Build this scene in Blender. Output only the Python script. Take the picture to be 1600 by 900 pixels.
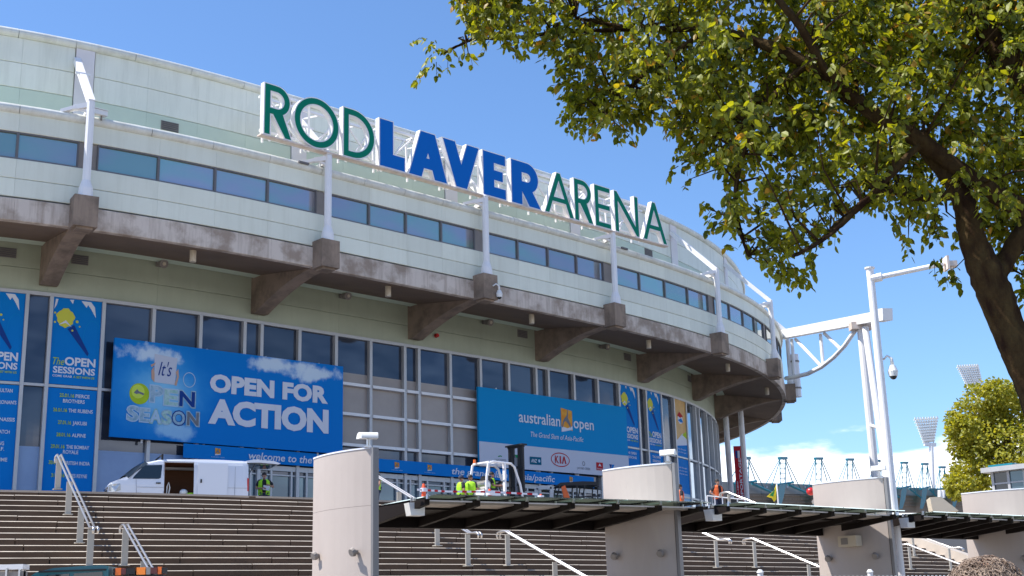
import bpy, math, random
from mathutils import Vector, Matrix
random.seed(7)
for o in list(bpy.data.objects): bpy.data.objects.remove(o)
SCN = bpy.context.scene
COL = SCN.collection
rad = math.radians

# ------------------------------------------------------------------ camera
FPX, PITCH, ROLL, EYE = 1998.5567, 0.25425, -0.02730, 1.6
cr, sr, cp, sp = math.cos(ROLL), math.sin(ROLL), math.cos(PITCH), math.sin(PITCH)
X1 = Vector((1, 0, 0)); DN = Vector((0, sp, -cp)); FW = Vector((0, cp, sp))
RT = cr * X1 - sr * DN
DW = sr * X1 + cr * DN
cam_d = bpy.data.cameras.new('camera'); cam = bpy.data.objects.new('camera', cam_d); COL.objects.link(cam)
cam_d.sensor_width = 36.0; cam_d.lens = 36.0 * FPX / 1600.0
cam_d.clip_start = 0.1; cam_d.clip_end = 6000
cam.matrix_world = Matrix(((RT.x, -DW.x, -FW.x, 0), (RT.y, -DW.y, -FW.y, 0), (RT.z, -DW.z, -FW.z, EYE), (0, 0, 0, 1)))
SCN.camera = cam

def at(px, py, Y):
    """point at forward distance Y along the line of sight through a photograph pixel"""
    v = RT * ((px - 800) / FPX) + DW * ((py - 450) / FPX) + FW
    return Vector((v.x / v.y * Y, Y, v.z / v.y * Y + EYE))

# ------------------------------------------------------------------ world and sun
SUN_EL, SUN_AZ = rad(57), rad(-97)     # azimuth from +Y, clockwise
w = bpy.data.worlds.new('World'); SCN.world = w; w.use_nodes = True
nt = w.node_tree; nd = nt.nodes; lk = nt.links
bg = nd['Background']; bg.inputs[1].default_value = 0.12
sky = nd.new('ShaderNodeTexSky'); sky.sky_type = 'NISHITA'; sky.sun_disc = False
sky.sun_elevation = SUN_EL; sky.sun_rotation = SUN_AZ; sky.altitude = 30
sky.air_density = 1.0; sky.dust_density = 0.3; sky.ozone_density = 3.0
tc = nd.new('ShaderNodeTexCoord')
sep = nd.new('ShaderNodeSeparateXYZ'); lk.new(tc.outputs['Generated'], sep.inputs[0])
mp = nd.new('ShaderNodeMapping'); mp.inputs['Scale'].default_value = (1, 1, 3.2); mp.inputs['Location'].default_value = (0.37, 1.43, 0.02)
lk.new(tc.outputs['Generated'], mp.inputs[0])
n1 = nd.new('ShaderNodeTexNoise'); n1.inputs['Scale'].default_value = 5.5; n1.inputs['Detail'].default_value = 7; n1.inputs['Roughness'].default_value = 0.52
lk.new(mp.outputs[0], n1.inputs['Vector'])
el = nd.new('ShaderNodeMapRange'); el.inputs['From Min'].default_value = 0.10; el.inputs['From Max'].default_value = 0.195
el.inputs['To Min'].default_value = 0.30; el.inputs['To Max'].default_value = -0.19
lk.new(sep.outputs['Z'], el.inputs['Value'])
ad = nd.new('ShaderNodeMath'); ad.operation = 'ADD'; lk.new(n1.outputs['Fac'], ad.inputs[0]); lk.new(el.outputs[0], ad.inputs[1])
cm = nd.new('ShaderNodeMapRange'); cm.inputs['From Min'].default_value = 0.57; cm.inputs['From Max'].default_value = 0.66; cm.interpolation_type = 'SMOOTHSTEP'
lk.new(ad.outputs[0], cm.inputs['Value'])
cl = nd.new('ShaderNodeMath'); cl.operation = 'MULTIPLY'; cl.inputs[1].default_value = 0.9; lk.new(cm.outputs[0], cl.inputs[0])
mx = nd.new('ShaderNodeMixRGB'); lk.new(cl.outputs[0], mx.inputs[0]); lk.new(sky.outputs[0], mx.inputs[1]); mx.inputs[2].default_value = (7.6, 7.9, 8.5, 1)
lk.new(mx.outputs[0], bg.inputs[0])
tn = nd.new('ShaderNodeMixRGB'); tn.blend_type = 'MULTIPLY'; tn.inputs[0].default_value = 1; tn.inputs[2].default_value = (0.64, 0.78, 0.93, 1); lk.new(sky.outputs[0], tn.inputs[1]); lk.new(tn.outputs[0], mx.inputs[1])
sd = bpy.data.lights.new('sun', 'SUN'); sd.energy = 4.2; sd.angle = rad(0.5); sd.color = (1.0, 0.95, 0.87)
sun = bpy.data.objects.new('sun', sd); COL.objects.link(sun)
sv = Vector((math.sin(SUN_AZ) * math.cos(SUN_EL), math.cos(SUN_AZ) * math.cos(SUN_EL), math.sin(SUN_EL)))
sun.rotation_euler = sv.to_track_quat('Z', 'Y').to_euler(); sun.location = (0, 0, 60)
SCN.view_settings.view_transform = 'Standard'; SCN.view_settings.look = 'None'
SCN.view_settings.exposure = 0.95; SCN.view_settings.gamma = 1.0

# ------------------------------------------------------------------ materials
MATS = {}
def mat(name, col, rough=0.6, metal=0.0, var=0.0, vscale=1.0, vstretch=(1, 1, 1), dark=None, bump=0.0, bscale=30.0, rnd=0.0, spec=0.5, streak=0.0, trans=0.0, emit=None, vr=(0.35, 0.7)):
    if name in MATS: return MATS[name]
    m = bpy.data.materials.new(name); m.use_nodes = True; MATS[name] = m
    n = m.node_tree.nodes; l = m.node_tree.links; b = n['Principled BSDF']
    b.inputs['Roughness'].default_value = rough; b.inputs['Metallic'].default_value = metal
    b.inputs['Specular IOR Level'].default_value = spec
    c4 = (*col, 1)
    b.inputs['Base Color'].default_value = c4
    cur_out = None
    tcn = n.new('ShaderNodeTexCoord')
    def noise(scale, stretch, detail=5, rg=0.6):
        mpn = n.new('ShaderNodeMapping'); mpn.inputs['Scale'].default_value = stretch; l.new(tcn.outputs['Object'], mpn.inputs[0])
        t = n.new('ShaderNodeTexNoise'); t.inputs['Scale'].default_value = scale; t.inputs['Detail'].default_value = detail; t.inputs['Roughness'].default_value = rg
        l.new(mpn.outputs[0], t.inputs['Vector']); return t.outputs['Fac']
    def mixin(fac, other, prev, lo=0.35, hi=0.7, amt=1.0):
        r = n.new('ShaderNodeMapRange'); r.inputs['From Min'].default_value = lo; r.inputs['From Max'].default_value = hi; r.inputs['To Max'].default_value = amt
        l.new(fac, r.inputs['Value'])
        q = n.new('ShaderNodeMixRGB'); l.new(r.outputs[0], q.inputs[0])
        if prev is None: q.inputs[1].default_value = c4
        else: l.new(prev, q.inputs[1])
        q.inputs[2].default_value = (*other, 1); return q.outputs[0]
    if var > 0:
        d = dark or tuple(x * 0.55 for x in col)
        cur_out = mixin(noise(vscale, vstretch), d, cur_out, lo=vr[0], hi=vr[1], amt=var)
    if streak > 0:
        d = dark or tuple(x * 0.5 for x in col)
        cur_out = mixin(noise(1.0, (2.6, 2.6, 0.22), 6, 0.7), d, cur_out, lo=0.47, hi=0.68, amt=streak)
    if rnd > 0:
        oi = n.new('ShaderNodeObjectInfo'); hs = n.new('ShaderNodeHueSaturation')
        r = n.new('ShaderNodeMapRange'); r.inputs['To Min'].default_value = 1 - rnd; r.inputs['To Max'].default_value = 1 + rnd
        l.new(oi.outputs['Random'], r.inputs['Value']); l.new(r.outputs[0], hs.inputs['Value'])
        if cur_out is None: hs.inputs['Color'].default_value = c4
        else: l.new(cur_out, hs.inputs['Color'])
        cur_out = hs.outputs[0]
    if cur_out is not None: l.new(cur_out, b.inputs['Base Color'])
    if bump > 0:
        bn = n.new('ShaderNodeBump'); bn.inputs['Strength'].default_value = bump; bn.inputs['Distance'].default_value = 0.02
        l.new(noise(bscale, (1, 1, 1)), bn.inputs['Height']); l.new(bn.outputs[0], b.inputs['Normal'])
    if trans > 0:
        b.inputs['Transmission Weight'].default_value = trans
    if emit:
        b.inputs['Emission Color'].default_value = (*col, 1); b.inputs['Emission Strength'].default_value = emit
    return m

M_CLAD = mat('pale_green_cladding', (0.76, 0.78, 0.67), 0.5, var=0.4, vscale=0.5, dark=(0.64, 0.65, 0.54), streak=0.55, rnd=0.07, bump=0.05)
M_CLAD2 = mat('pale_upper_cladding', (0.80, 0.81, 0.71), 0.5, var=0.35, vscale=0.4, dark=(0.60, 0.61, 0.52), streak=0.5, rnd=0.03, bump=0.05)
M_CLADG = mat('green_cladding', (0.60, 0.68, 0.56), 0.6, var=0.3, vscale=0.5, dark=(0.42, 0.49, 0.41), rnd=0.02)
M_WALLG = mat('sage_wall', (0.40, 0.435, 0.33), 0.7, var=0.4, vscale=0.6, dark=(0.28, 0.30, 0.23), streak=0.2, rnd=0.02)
M_GUT = mat('white_gutter', (0.72, 0.73, 0.68), 0.4, var=0.5, vscale=1.5, dark=(0.45, 0.44, 0.38), streak=0.4)
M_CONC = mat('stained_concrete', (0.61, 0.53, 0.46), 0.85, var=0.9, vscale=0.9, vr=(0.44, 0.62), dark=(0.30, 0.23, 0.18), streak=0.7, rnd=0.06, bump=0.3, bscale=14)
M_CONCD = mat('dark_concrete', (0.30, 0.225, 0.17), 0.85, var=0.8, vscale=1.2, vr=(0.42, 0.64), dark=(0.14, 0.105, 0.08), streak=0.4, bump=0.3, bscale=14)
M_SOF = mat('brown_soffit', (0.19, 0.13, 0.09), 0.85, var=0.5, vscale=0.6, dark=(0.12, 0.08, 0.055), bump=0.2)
M_WHITE = mat('white_steel', (0.82, 0.81, 0.82), 0.35, var=0.2, vscale=2.0, dark=(0.66, 0.62, 0.6))
M_PINK = mat('pale_pilaster', (0.76, 0.72, 0.72), 0.5, var=0.3, vscale=1.0, dark=(0.66, 0.6, 0.6))
M_GREEN = mat('sign_green', (0.0, 0.19, 0.12), 0.3)
M_BLUEL = mat('sign_blue', (0.0, 0.13, 0.50), 0.3)
M_RUST = mat('rusty_white_steel', (0.72, 0.62, 0.55), 0.6, var=0.6, vscale=2.5, dark=(0.5, 0.34, 0.24))
M_MULL = mat('grey_aluminium', (0.50, 0.50, 0.51), 0.45, metal=0.3, var=0.2, vscale=2)
M_FRAMED = mat('dark_window_frame', (0.13, 0.125, 0.13), 0.5)
M_GREYP = mat('brown_grey_infill', (0.26, 0.23, 0.21), 0.6, var=0.3, vscale=2)
M_BLACK = mat('matt_black', (0.012, 0.012, 0.014), 0.6)
M_DARK = mat('dark_void', (0.01, 0.01, 0.012), 0.8)
M_BEIGE = mat('beige_blind', (0.36, 0.31, 0.28), 0.35, var=0.3, vscale=0.8, rnd=0.06)
M_FROST = mat('frosted_blue_glass', (0.22, 0.34, 0.55), 0.3, var=0.5, vscale=0.5, dark=(0.10, 0.18, 0.36))
M_BANNER = mat('banner_blue', (0.0, 0.20, 0.60), 0.45, var=0.35, vscale=0.7, dark=(0.0, 0.15, 0.52))
M_BOARD2 = mat('board_cyan_blue', (0.0, 0.26, 0.58), 0.45, var=0.2, vscale=0.6, dark=(0.0, 0.23, 0.53))
M_BOARDW = mat('board_white', (0.55, 0.58, 0.68), 0.5)
M_PRINTW = mat('print_white', (0.68, 0.70, 0.78), 0.5)
M_PRINTB = mat('print_pale_blue', (0.42, 0.58, 0.75), 0.5)
M_LIME = mat('print_lime', (0.45, 0.60, 0.03), 0.5, var=0.3, vscale=4)
M_YEL = mat('print_yellow', (0.62, 0.60, 0.08), 0.5)
M_NAVY = mat('print_navy', (0.01, 0.05, 0.25), 0.5)
M_ORANGE = mat('print_orange', (0.72, 0.25, 0.03), 0.5, var=0.7, vscale=3.0, dark=(0.75, 0.5, 0.1))
M_RED = mat('print_red', (0.45, 0.02, 0.03), 0.5)
M_GREENP = mat('print_green', (0.0, 0.22, 0.08), 0.5)
M_TEALP = mat('print_teal', (0.0, 0.11, 0.20), 0.5)
M_GREYPR = mat('print_grey', (0.18, 0.19, 0.22), 0.5)
M_PYL = mat('pylon_panel', (0.43, 0.37, 0.335), 0.5, var=0.35, vscale=1.5, dark=(0.37, 0.315, 0.28), streak=0.3, bump=0.02)
M_PYLE = mat('pylon_edge', (0.20, 0.19, 0.19), 0.4, metal=0.3)
M_STEEL = mat('brushed_steel', (0.55, 0.53, 0.52), 0.28, metal=0.85)
M_POST = mat('rail_post', (0.40, 0.38, 0.34), 0.5, metal=0.2)
M_CBEAM = mat('canopy_dark_steel', (0.010, 0.006, 0.005), 0.7, spec=0.2)
M_CSOF = mat('canopy_soffit', (0.42, 0.37, 0.33), 0.6)
M_NOSE = mat('sunlit_pale_tread', (0.72, 0.62, 0.50), 0.8, var=0.6, vscale=2.0, dark=(0.36, 0.30, 0.24), rnd=0.12)  # pale nosing edges, with the sunlight on them put into the colour
M_STONE = mat('shaded_step_stone', (0.060, 0.036, 0.022), 0.8, var=0.6, vscale=2.2, dark=(0.04, 0.026, 0.017), rnd=0.10, bump=0.25, bscale=25)  # riser stone darkened, the shade on the risers put into its colour
M_PLAZA = mat('plaza_paving', (0.34, 0.30, 0.26), 0.85, var=0.4, vscale=0.7)
M_ASPH = mat('asphalt', (0.055, 0.055, 0.06), 0.9, var=0.4, vscale=3)
M_GROUND = mat('ground_paving', (0.15, 0.135, 0.115), 0.9, var=0.5, vscale=0.3)
M_CHEEK = mat('cheek_concrete', (0.50, 0.44, 0.38), 0.8, var=0.4, vscale=1.5)
M_VAN = mat('van_white_paint', (0.66, 0.69, 0.76), 0.22, spec=0.6)
M_GLASSD = mat('dark_glass', (0.012, 0.018, 0.024), 0.06, spec=0.8)
M_RUB = mat('rubber', (0.02, 0.02, 0.02), 0.8)
M_PLY = mat('plywood_lining', (0.13, 0.045, 0.012), 0.7, var=0.5, vscale=3, vstretch=(1, 1, 6))
M_LAMP = mat('clear_headlamp', (0.62, 0.64, 0.66), 0.1, metal=0.4, var=0.5, vscale=14, dark=(0.2, 0.2, 0.22))
M_REDL = mat('red_lens', (0.5, 0.02, 0.02), 0.25)
M_ORL = mat('orange_lens', (0.85, 0.16, 0.01), 0.25)
M_DRED = mat('dark_red_lens', (0.10, 0.01, 0.012), 0.25)
M_TEAL = mat('teal_paint', (0.01, 0.12, 0.15), 0.3)
M_HIVIS = mat('hi_vis_lime', (0.38, 0.75, 0.02), 0.7)
M_HIVISO = mat('hi_vis_orange', (0.85, 0.16, 0.04), 0.7)
M_SKIN = mat('skin', (0.42, 0.22, 0.15), 0.6)
M_CLOTH = mat('dark_cloth', (0.018, 0.018, 0.025), 0.85)
M_NAVYC = mat('navy_cloth', (0.02, 0.03, 0.07), 0.85)
M_HAIRD = mat('dark_hair', (0.02, 0.014, 0.01), 0.7)
M_HAIRG = mat('grey_brown_curls', (0.17, 0.11, 0.075), 0.6, var=0.8, vscale=26, dark=(0.46, 0.36, 0.28))
M_STRIPE = mat('silver_stripe', (0.5, 0.5, 0.48), 0.4)
M_TSTEEL = mat('teal_steel', (0.0, 0.17, 0.24), 0.5)
M_GREYW = mat('grey_stand_wall', (0.30, 0.29, 0.28), 0.8, var=0.3, vscale=0.15)
M_SEATS = mat('brown_stand_rows', (0.22, 0.17, 0.13), 0.8)
M_CAM = mat('camera_white', (0.75, 0.75, 0.74), 0.35)
M_CREAM = mat('cream_lamp', (0.55, 0.48, 0.37), 0.5)
M_BARK = mat('bark', (0.030, 0.015, 0.009), 0.95, var=0.75, vscale=7, vstretch=(1, 1, 0.4), dark=(0.11, 0.075, 0.03), bump=1.0, bscale=16, spec=0.1)
M_FLAGR = mat('banner_red', (0.46, 0.02, 0.035), 0.6)
M_FLAGY = mat('flag_yellow', (0.80, 0.60, 0.02), 0.7)
M_FLAGG = mat('flag_green', (0.02, 0.22, 0.05), 0.7)

for k_, m_ in MATS.items():
    if k_.startswith(('print_', 'banner_', 'board_', 'sign_')):
        b_ = m_.node_tree.nodes['Principled BSDF']; b_.inputs['Specular IOR Level'].default_value = 0.15; b_.inputs['Roughness'].default_value = 0.7

def glass_mat(name, base, tint, metal, rough=0.04):
    m = mat(name, base, rough, metal=metal, spec=0.6, rnd=0.22, bump=0.05, bscale=1.1)
    n = m.node_tree.nodes; l = m.node_tree.links; b = n['Principled BSDF']
    tcn = n.new('ShaderNodeTexCoord'); mpn = n.new('ShaderNodeMapping'); mpn.inputs['Scale'].default_value = (0.16, 0.16, 0.5); l.new(tcn.outputs['Object'], mpn.inputs[0])
    t = n.new('ShaderNodeTexNoise'); t.inputs['Scale'].default_value = 1.6; t.inputs['Detail'].default_value = 2; l.new(mpn.outputs[0], t.inputs['Vector'])
    r = n.new('ShaderNodeMapRange'); r.inputs['From Min'].default_value = 0.40; r.inputs['From Max'].default_value = 0.62; l.new(t.outputs['Fac'], r.inputs['Value'])
    q = n.new('ShaderNodeMixRGB'); l.new(r.outputs[0], q.inputs[0])
    hs = [x for x in n if x.type == 'HUE_SAT'][0]; q.inputs[1].default_value = (*base, 1); q.inputs[2].default_value = (*tint, 1); l.new(q.outputs[0], hs.inputs['Color']); l.new(hs.outputs[0], b.inputs['Base Color'])
    return m
M_GLU = glass_mat('blue_teal_window_glass', (0.30, 0.42, 0.38), (0.38, 0.37, 0.41), 0.7, 0.07)
M_GLW = glass_mat('dark_navy_wall_glass', (0.03, 0.042, 0.07), (0.085, 0.095, 0.12), 0.35, 0.05)
M_GLR = glass_mat('reflecting_end_glass', (0.30, 0.36, 0.42), (0.20, 0.26, 0.34), 0.85, 0.04)
M_GLD = glass_mat('door_glass', (0.10, 0.16, 0.20), (0.07, 0.11, 0.15), 0.4, 0.06)
def clear_glass():
    m = bpy.data.materials.new('canopy_glass'); m.use_nodes = True
    n = m.node_tree.nodes; l = m.node_tree.links; n.remove(n['Principled BSDF'])
    out = n['Material Output']; g = n.new('ShaderNodeBsdfGlossy'); g.inputs['Roughness'].default_value = 0.05; g.inputs['Color'].default_value = (0.75, 0.85, 0.82, 1)
    t = n.new('ShaderNodeBsdfTransparent'); t.inputs['Color'].default_value = (0.36, 0.40, 0.38, 1)
    x = n.new('ShaderNodeMixShader'); fr = n.new('ShaderNodeFresnel'); fr.inputs['IOR'].default_value = 1.45
    l.new(fr.outputs[0], x.inputs[0]); l.new(t.outputs[0], x.inputs[1]); l.new(g.outputs[0], x.inputs[2]); l.new(x.outputs[0], out.inputs[0]); return m
M_CGLASS = clear_glass()
def leaf_mat(name, c1, c2, c3, tr=0.45):
    m = bpy.data.materials.new(name); m.use_nodes = True
    n = m.node_tree.nodes; l = m.node_tree.links; b = n['Principled BSDF']; b.inputs['Roughness'].default_value = 0.5
    g = n.new('ShaderNodeNewGeometry'); r = n.new('ShaderNodeValToRGB'); l.new(g.outputs['Random Per Island'], r.inputs[0])
    e = r.color_ramp.elements; e[0].color = (*c1, 1); e[1].color = (*c3, 1); k = e.new(0.6); k.color = (*c2, 1); k2 = e.new(0.93); k2.color = (*c2, 1)
    l.new(r.outputs[0], b.inputs['Base Color'])
    t = n.new('ShaderNodeBsdfTranslucent'); gm = n.new('ShaderNodeMixRGB'); gm.blend_type = 'MULTIPLY'; gm.inputs[0].default_value = 1; l.new(r.outputs[0], gm.inputs[1]); gm.inputs[2].default_value = (2.4, 2.1, 0.7, 1)
    l.new(gm.outputs[0], t.inputs[0]); x = n.new('ShaderNodeMixShader'); x.inputs[0].default_value = tr
    l.new(b.outputs[0], x.inputs[1]); l.new(t.outputs[0], x.inputs[2]); l.new(x.outputs[0], n['Material Output'].inputs[0]); return m
M_LEAF = leaf_mat('elm_leaves', (0.045, 0.070, 0.006), (0.21, 0.235, 0.014), (0.36, 0.19, 0.03))
M_LEAF2 = leaf_mat('far_tree_leaves', (0.16, 0.19, 0.02), (0.30, 0.30, 0.035), (0.36, 0.32, 0.06), 0.4)

# ------------------------------------------------------------------ mesh helpers
class MB:
    def __init__(s): s.v = []; s.f = []
    def add(s, vs, fs):
        k = len(s.v); s.v += [tuple(p) for p in vs]; s.f += [tuple(i + k for i in f) for f in fs]; return s
    def box(s, c, size, R=None):
        hx, hy, hz = size[0] / 2, size[1] / 2, size[2] / 2; c = Vector(c)
        vs = [Vector((x, y, z)) for z in (-hz, hz) for y in (-hy, hy) for x in (-hx, hx)]
        if R is not None: vs = [R @ q for q in vs]
        return s.add([c + q for q in vs], [(0, 2, 3, 1), (4, 5, 7, 6), (0, 1, 5, 4), (2, 6, 7, 3), (0, 4, 6, 2), (1, 3, 7, 5)])
    def bar(s, a, b, wd, ht, up=Vector((0, 0, 1))):
        a, b = Vector(a), Vector(b); d = (b - a); L = d.length; d.normalize()
        sd_ = d.cross(up)
        if sd_.length < 1e-4: sd_ = d.cross(Vector((0, 1, 0)))
        sd_.normalize(); u = sd_.cross(d)
        vs = [p + sd_ * x * wd / 2 + u * z * ht / 2 for p in (a, b) for z in (-1, 1) for x in (-1, 1)]
        return s.add(vs, [(0, 1, 3, 2), (4, 6, 7, 5), (0, 4, 5, 1), (2, 3, 7, 6), (0, 2, 6, 4), (1, 5, 7, 3)])
    def cyl(s, a, b, r0, r1=None, n=10, cap=True):
        a, b = Vector(a), Vector(b); r1 = r0 if r1 is None else r1; d = (b - a).normalized()
        x = d.cross(Vector((0, 0, 1)))
        if x.length < 1e-3: x = Vector((1, 0, 0))
        x.normalize(); y = d.cross(x)
        vs = []
        for p, r in ((a, r0), (b, r1)):
            for i in range(n):
                t = 2 * math.pi * i / n; vs.append(p + x * math.cos(t) * r + y * math.sin(t) * r)
        fs = [(i, (i + 1) % n, n + (i + 1) % n, n + i) for i in range(n)]
        if cap: fs += [tuple(range(n))[::-1], tuple(range(n, 2 * n))]
        return s.add(vs, fs)
    def tube(s, pts, rs, n=8):
        pts = [Vector(p) for p in pts]; m = len(pts)
        if not hasattr(rs, '__len__'): rs = [rs] * m
        vs = []; px = None
        for i, p in enumerate(pts):
            d = (pts[min(i + 1, m - 1)] - pts[max(i - 1, 0)]).normalized()
            x = d.cross(Vector((0, 0, 1))) if px is None else (px - d * px.dot(d))
            if x.length < 1e-3: x = Vector((1, 0, 0)) - d * d.x
            x.normalize(); px = x; y = d.cross(x)
            for k in range(n):
                t = 2 * math.pi * k / n; vs.append(p + x * math.cos(t) * rs[i] + y * math.sin(t) * rs[i])
        fs = [(i * n + k, i * n + (k + 1) % n, (i + 1) * n + (k + 1) % n, (i + 1) * n + k) for i in range(m - 1) for k in range(n)]
        fs += [tuple(range(n))[::-1], tuple(range((m - 1) * n, m * n))]
        return s.add(vs, fs)
    def ball(s, c, r, nu=12, nv=8, sq=(1, 1, 1), v0=0.0, v1=1.0):
        c = Vector(c); vs = []; fs = []
        for j in range(nv + 1):
            ph = math.pi * (v0 + (v1 - v0) * j / nv)
            for i in range(nu):
                t = 2 * math.pi * i / nu; vs.append(c + Vector((r * sq[0] * math.sin(ph) * math.cos(t), r * sq[1] * math.sin(ph) * math.sin(t), r * sq[2] * math.cos(ph))))
        for j in range(nv):
            for i in range(nu): fs.append((j * nu + i, (j + 1) * nu + i, (j + 1) * nu + (i + 1) % nu, j * nu + (i + 1) % nu))
        return s.add(vs, fs)
    def prism(s, poly, h0, h1, fn):
        """extrude 2D polygon; fn(u, v, h) -> point"""
        n = len(poly); vs = [fn(u, v, h0) for u, v in poly] + [fn(u, v, h1) for u, v in poly]
        return s.add(vs, [tuple(range(n))[::-1], tuple(range(n, 2 * n))] + [(i, (i + 1) % n, n + (i + 1) % n, n + i) for i in range(n)])

def wloc(o):
    v = Vector((0, 0, 0))
    while o is not None: v = v + o.location; o = o.parent
    return v
def obj(name, mb, m, parent=None, smooth=False, kind=None, world=True, label=None):
    me = bpy.data.meshes.new(name)
    off = wloc(parent) if (parent is not None and world) else Vector((0, 0, 0))
    me.from_pydata([(p[0] - off.x, p[1] - off.y, p[2] - off.z) for p in mb.v], [], mb.f)
    me.materials.append(m)
    if smooth: me.polygons.foreach_set('use_smooth', [True] * len(me.polygons))
    me.update()
    o = bpy.data.objects.new(name, me); COL.objects.link(o)
    if parent is not None: o.parent = parent
    if kind: o['kind'] = kind
    if label: o['label'] = label
    return o
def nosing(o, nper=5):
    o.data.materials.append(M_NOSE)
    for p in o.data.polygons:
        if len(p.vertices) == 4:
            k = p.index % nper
            if k in (2, 3): p.material_index = 1  # chamfer and tread top take the sunlit colour, the riser keeps the shaded one
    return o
def thing(name, label, cat, loc=(0, 0, 0), rz=0.0, group=None, kind=None):
    o = bpy.data.objects.new(name, None); COL.objects.link(o); o.location = loc; o.rotation_euler = (0, 0, rz); o.empty_display_size = 0.3
    if label: o['label'] = label
    if cat: o['category'] = cat
    if group: o['group'] = group
    if kind: o['kind'] = kind
    return o
def tag(o, label, cat, group=None):
    o['label'] = label; o['category'] = cat
    if group: o['group'] = group
    return o
def dup(root, loc, rz, label=None, group=None):
    r = root.copy(); COL.objects.link(r); r.location = loc; r.rotation_euler = (0, 0, rz)
    if label: r['label'] = label
    if group: r['group'] = group
    for ch in list(root.children):
        c = ch.copy(); COL.objects.link(c); c.parent = r
        for g in list(ch.children):
            q = g.copy(); COL.objects.link(q); q.parent = c
    return r

# ------------------------------------------------------------------ plan curve of the arena (metres)
KN = [-1.5 + 1.5 * i for i in range(8)]
KAP = [0.5283, 0.2617, -0.0108, 0.0841, 0.225, 0.2154, 0.1971, 0.1792]
NS = 501; S0, S1 = -2.5, 10.0; DS = (S1 - S0) / (NS - 1)
def interp(x, xs, ys):
    if x <= xs[0]: return ys[0]
    if x >= xs[-1]: return ys[-1]
    for i in range(len(xs) - 1):
        if x <= xs[i + 1]: return ys[i] + (ys[i + 1] - ys[i]) * (x - xs[i]) / (xs[i + 1] - xs[i])
_k = [interp(S0 + DS * i, KN, KAP) for i in range(NS)]
_t = [0.0]
for i in range(1, NS): _t.append(_t[-1] + (_k[i] + _k[i - 1]) / 2 * DS)
I0 = round((3 - S0) / DS); _o = _t[I0]; _t = [a - _o + 0.8147 for a in _t]
_x = []; _y = []; a_ = b_ = 0.0
for i in range(NS): a_ += math.cos(_t[i]) * DS; b_ += math.sin(_t[i]) * DS; _x.append(a_); _y.append(b_)
_ox, _oy = _x[I0], _y[I0]; _x = [(a - _ox + 0.5659) * 10 for a in _x]; _y = [(a - _oy + 6.785) * 10 for a in _y]
def P2(s, o=0.0):
    f = (s - S0) / DS; f = min(max(f, 0), NS - 1.001); i = int(f); f -= i
    x = _x[i] + (_x[i + 1] - _x[i]) * f; y = _y[i] + (_y[i + 1] - _y[i]) * f; t = _t[i] + (_t[i + 1] - _t[i]) * f
    return x + o * math.sin(t), y - o * math.cos(t), t
def P3(s, o, z): x, y, t = P2(s, o); return Vector((x, y, z))
def frame(s):
    t = P2(s)[2]; return Vector((math.cos(t), math.sin(t), 0)), Vector((math.sin(t), -math.cos(t), 0))
def sweep(prof, s0, s1, n=3):
    """closed profile of (offset, z) swept along the plan curve"""
    mb = MB(); m = len(prof); vs = []
    for i in range(n + 1):
        s = s0 + (s1 - s0) * i / n
        vs += [P3(s, o, z) for o, z in prof]
    fs = [(i * m + k, (i + 1) * m + k, (i + 1) * m + (k + 1) % m, i * m + (k + 1) % m) for i in range(n) for k in range(m)]
    fs += [tuple(range(m)), tuple(range(n * m, (n + 1) * m))[::-1]]
    return mb.add(vs, fs)
def cbox(s0, s1, z0, z1, oi, oo, n=3): return sweep([(oi, z0), (oo, z0), (oo, z1), (oi, z1)], s0, s1, n)
def cboxg(s0, s1, z0, z1, oi, oo, n=3, g=0.012):
    """box with its corner a little chamfered and a gap g at every side"""
    k = 0.0003; c = 0.02
    return sweep([(oi, z0 + g), (oo - c, z0 + g), (oo, z0 + g + c), (oo, z1 - g - c), (oo - c, z1 - g), (oi, z1 - g)], s0 + k, s1 - k, n)

class Plane:
    """flat board standing on the chord between two points of the plan curve"""
    def __init__(s, sa=None, sb=None, o=0.0, A=None, B=None):
        a = P3(sa, o, 0) if A is None else Vector(A); b = P3(sb, o, 0) if B is None else Vector(B)
        s.P = a; s.L = (b - a).length; s.u = (b - a).normalized(); s.n = Vector((s.u.y, -s.u.x, 0))
    def at(s, t, z, d=0.0): return s.P + s.u * t + s.n * d + Vector((0, 0, z))

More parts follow.
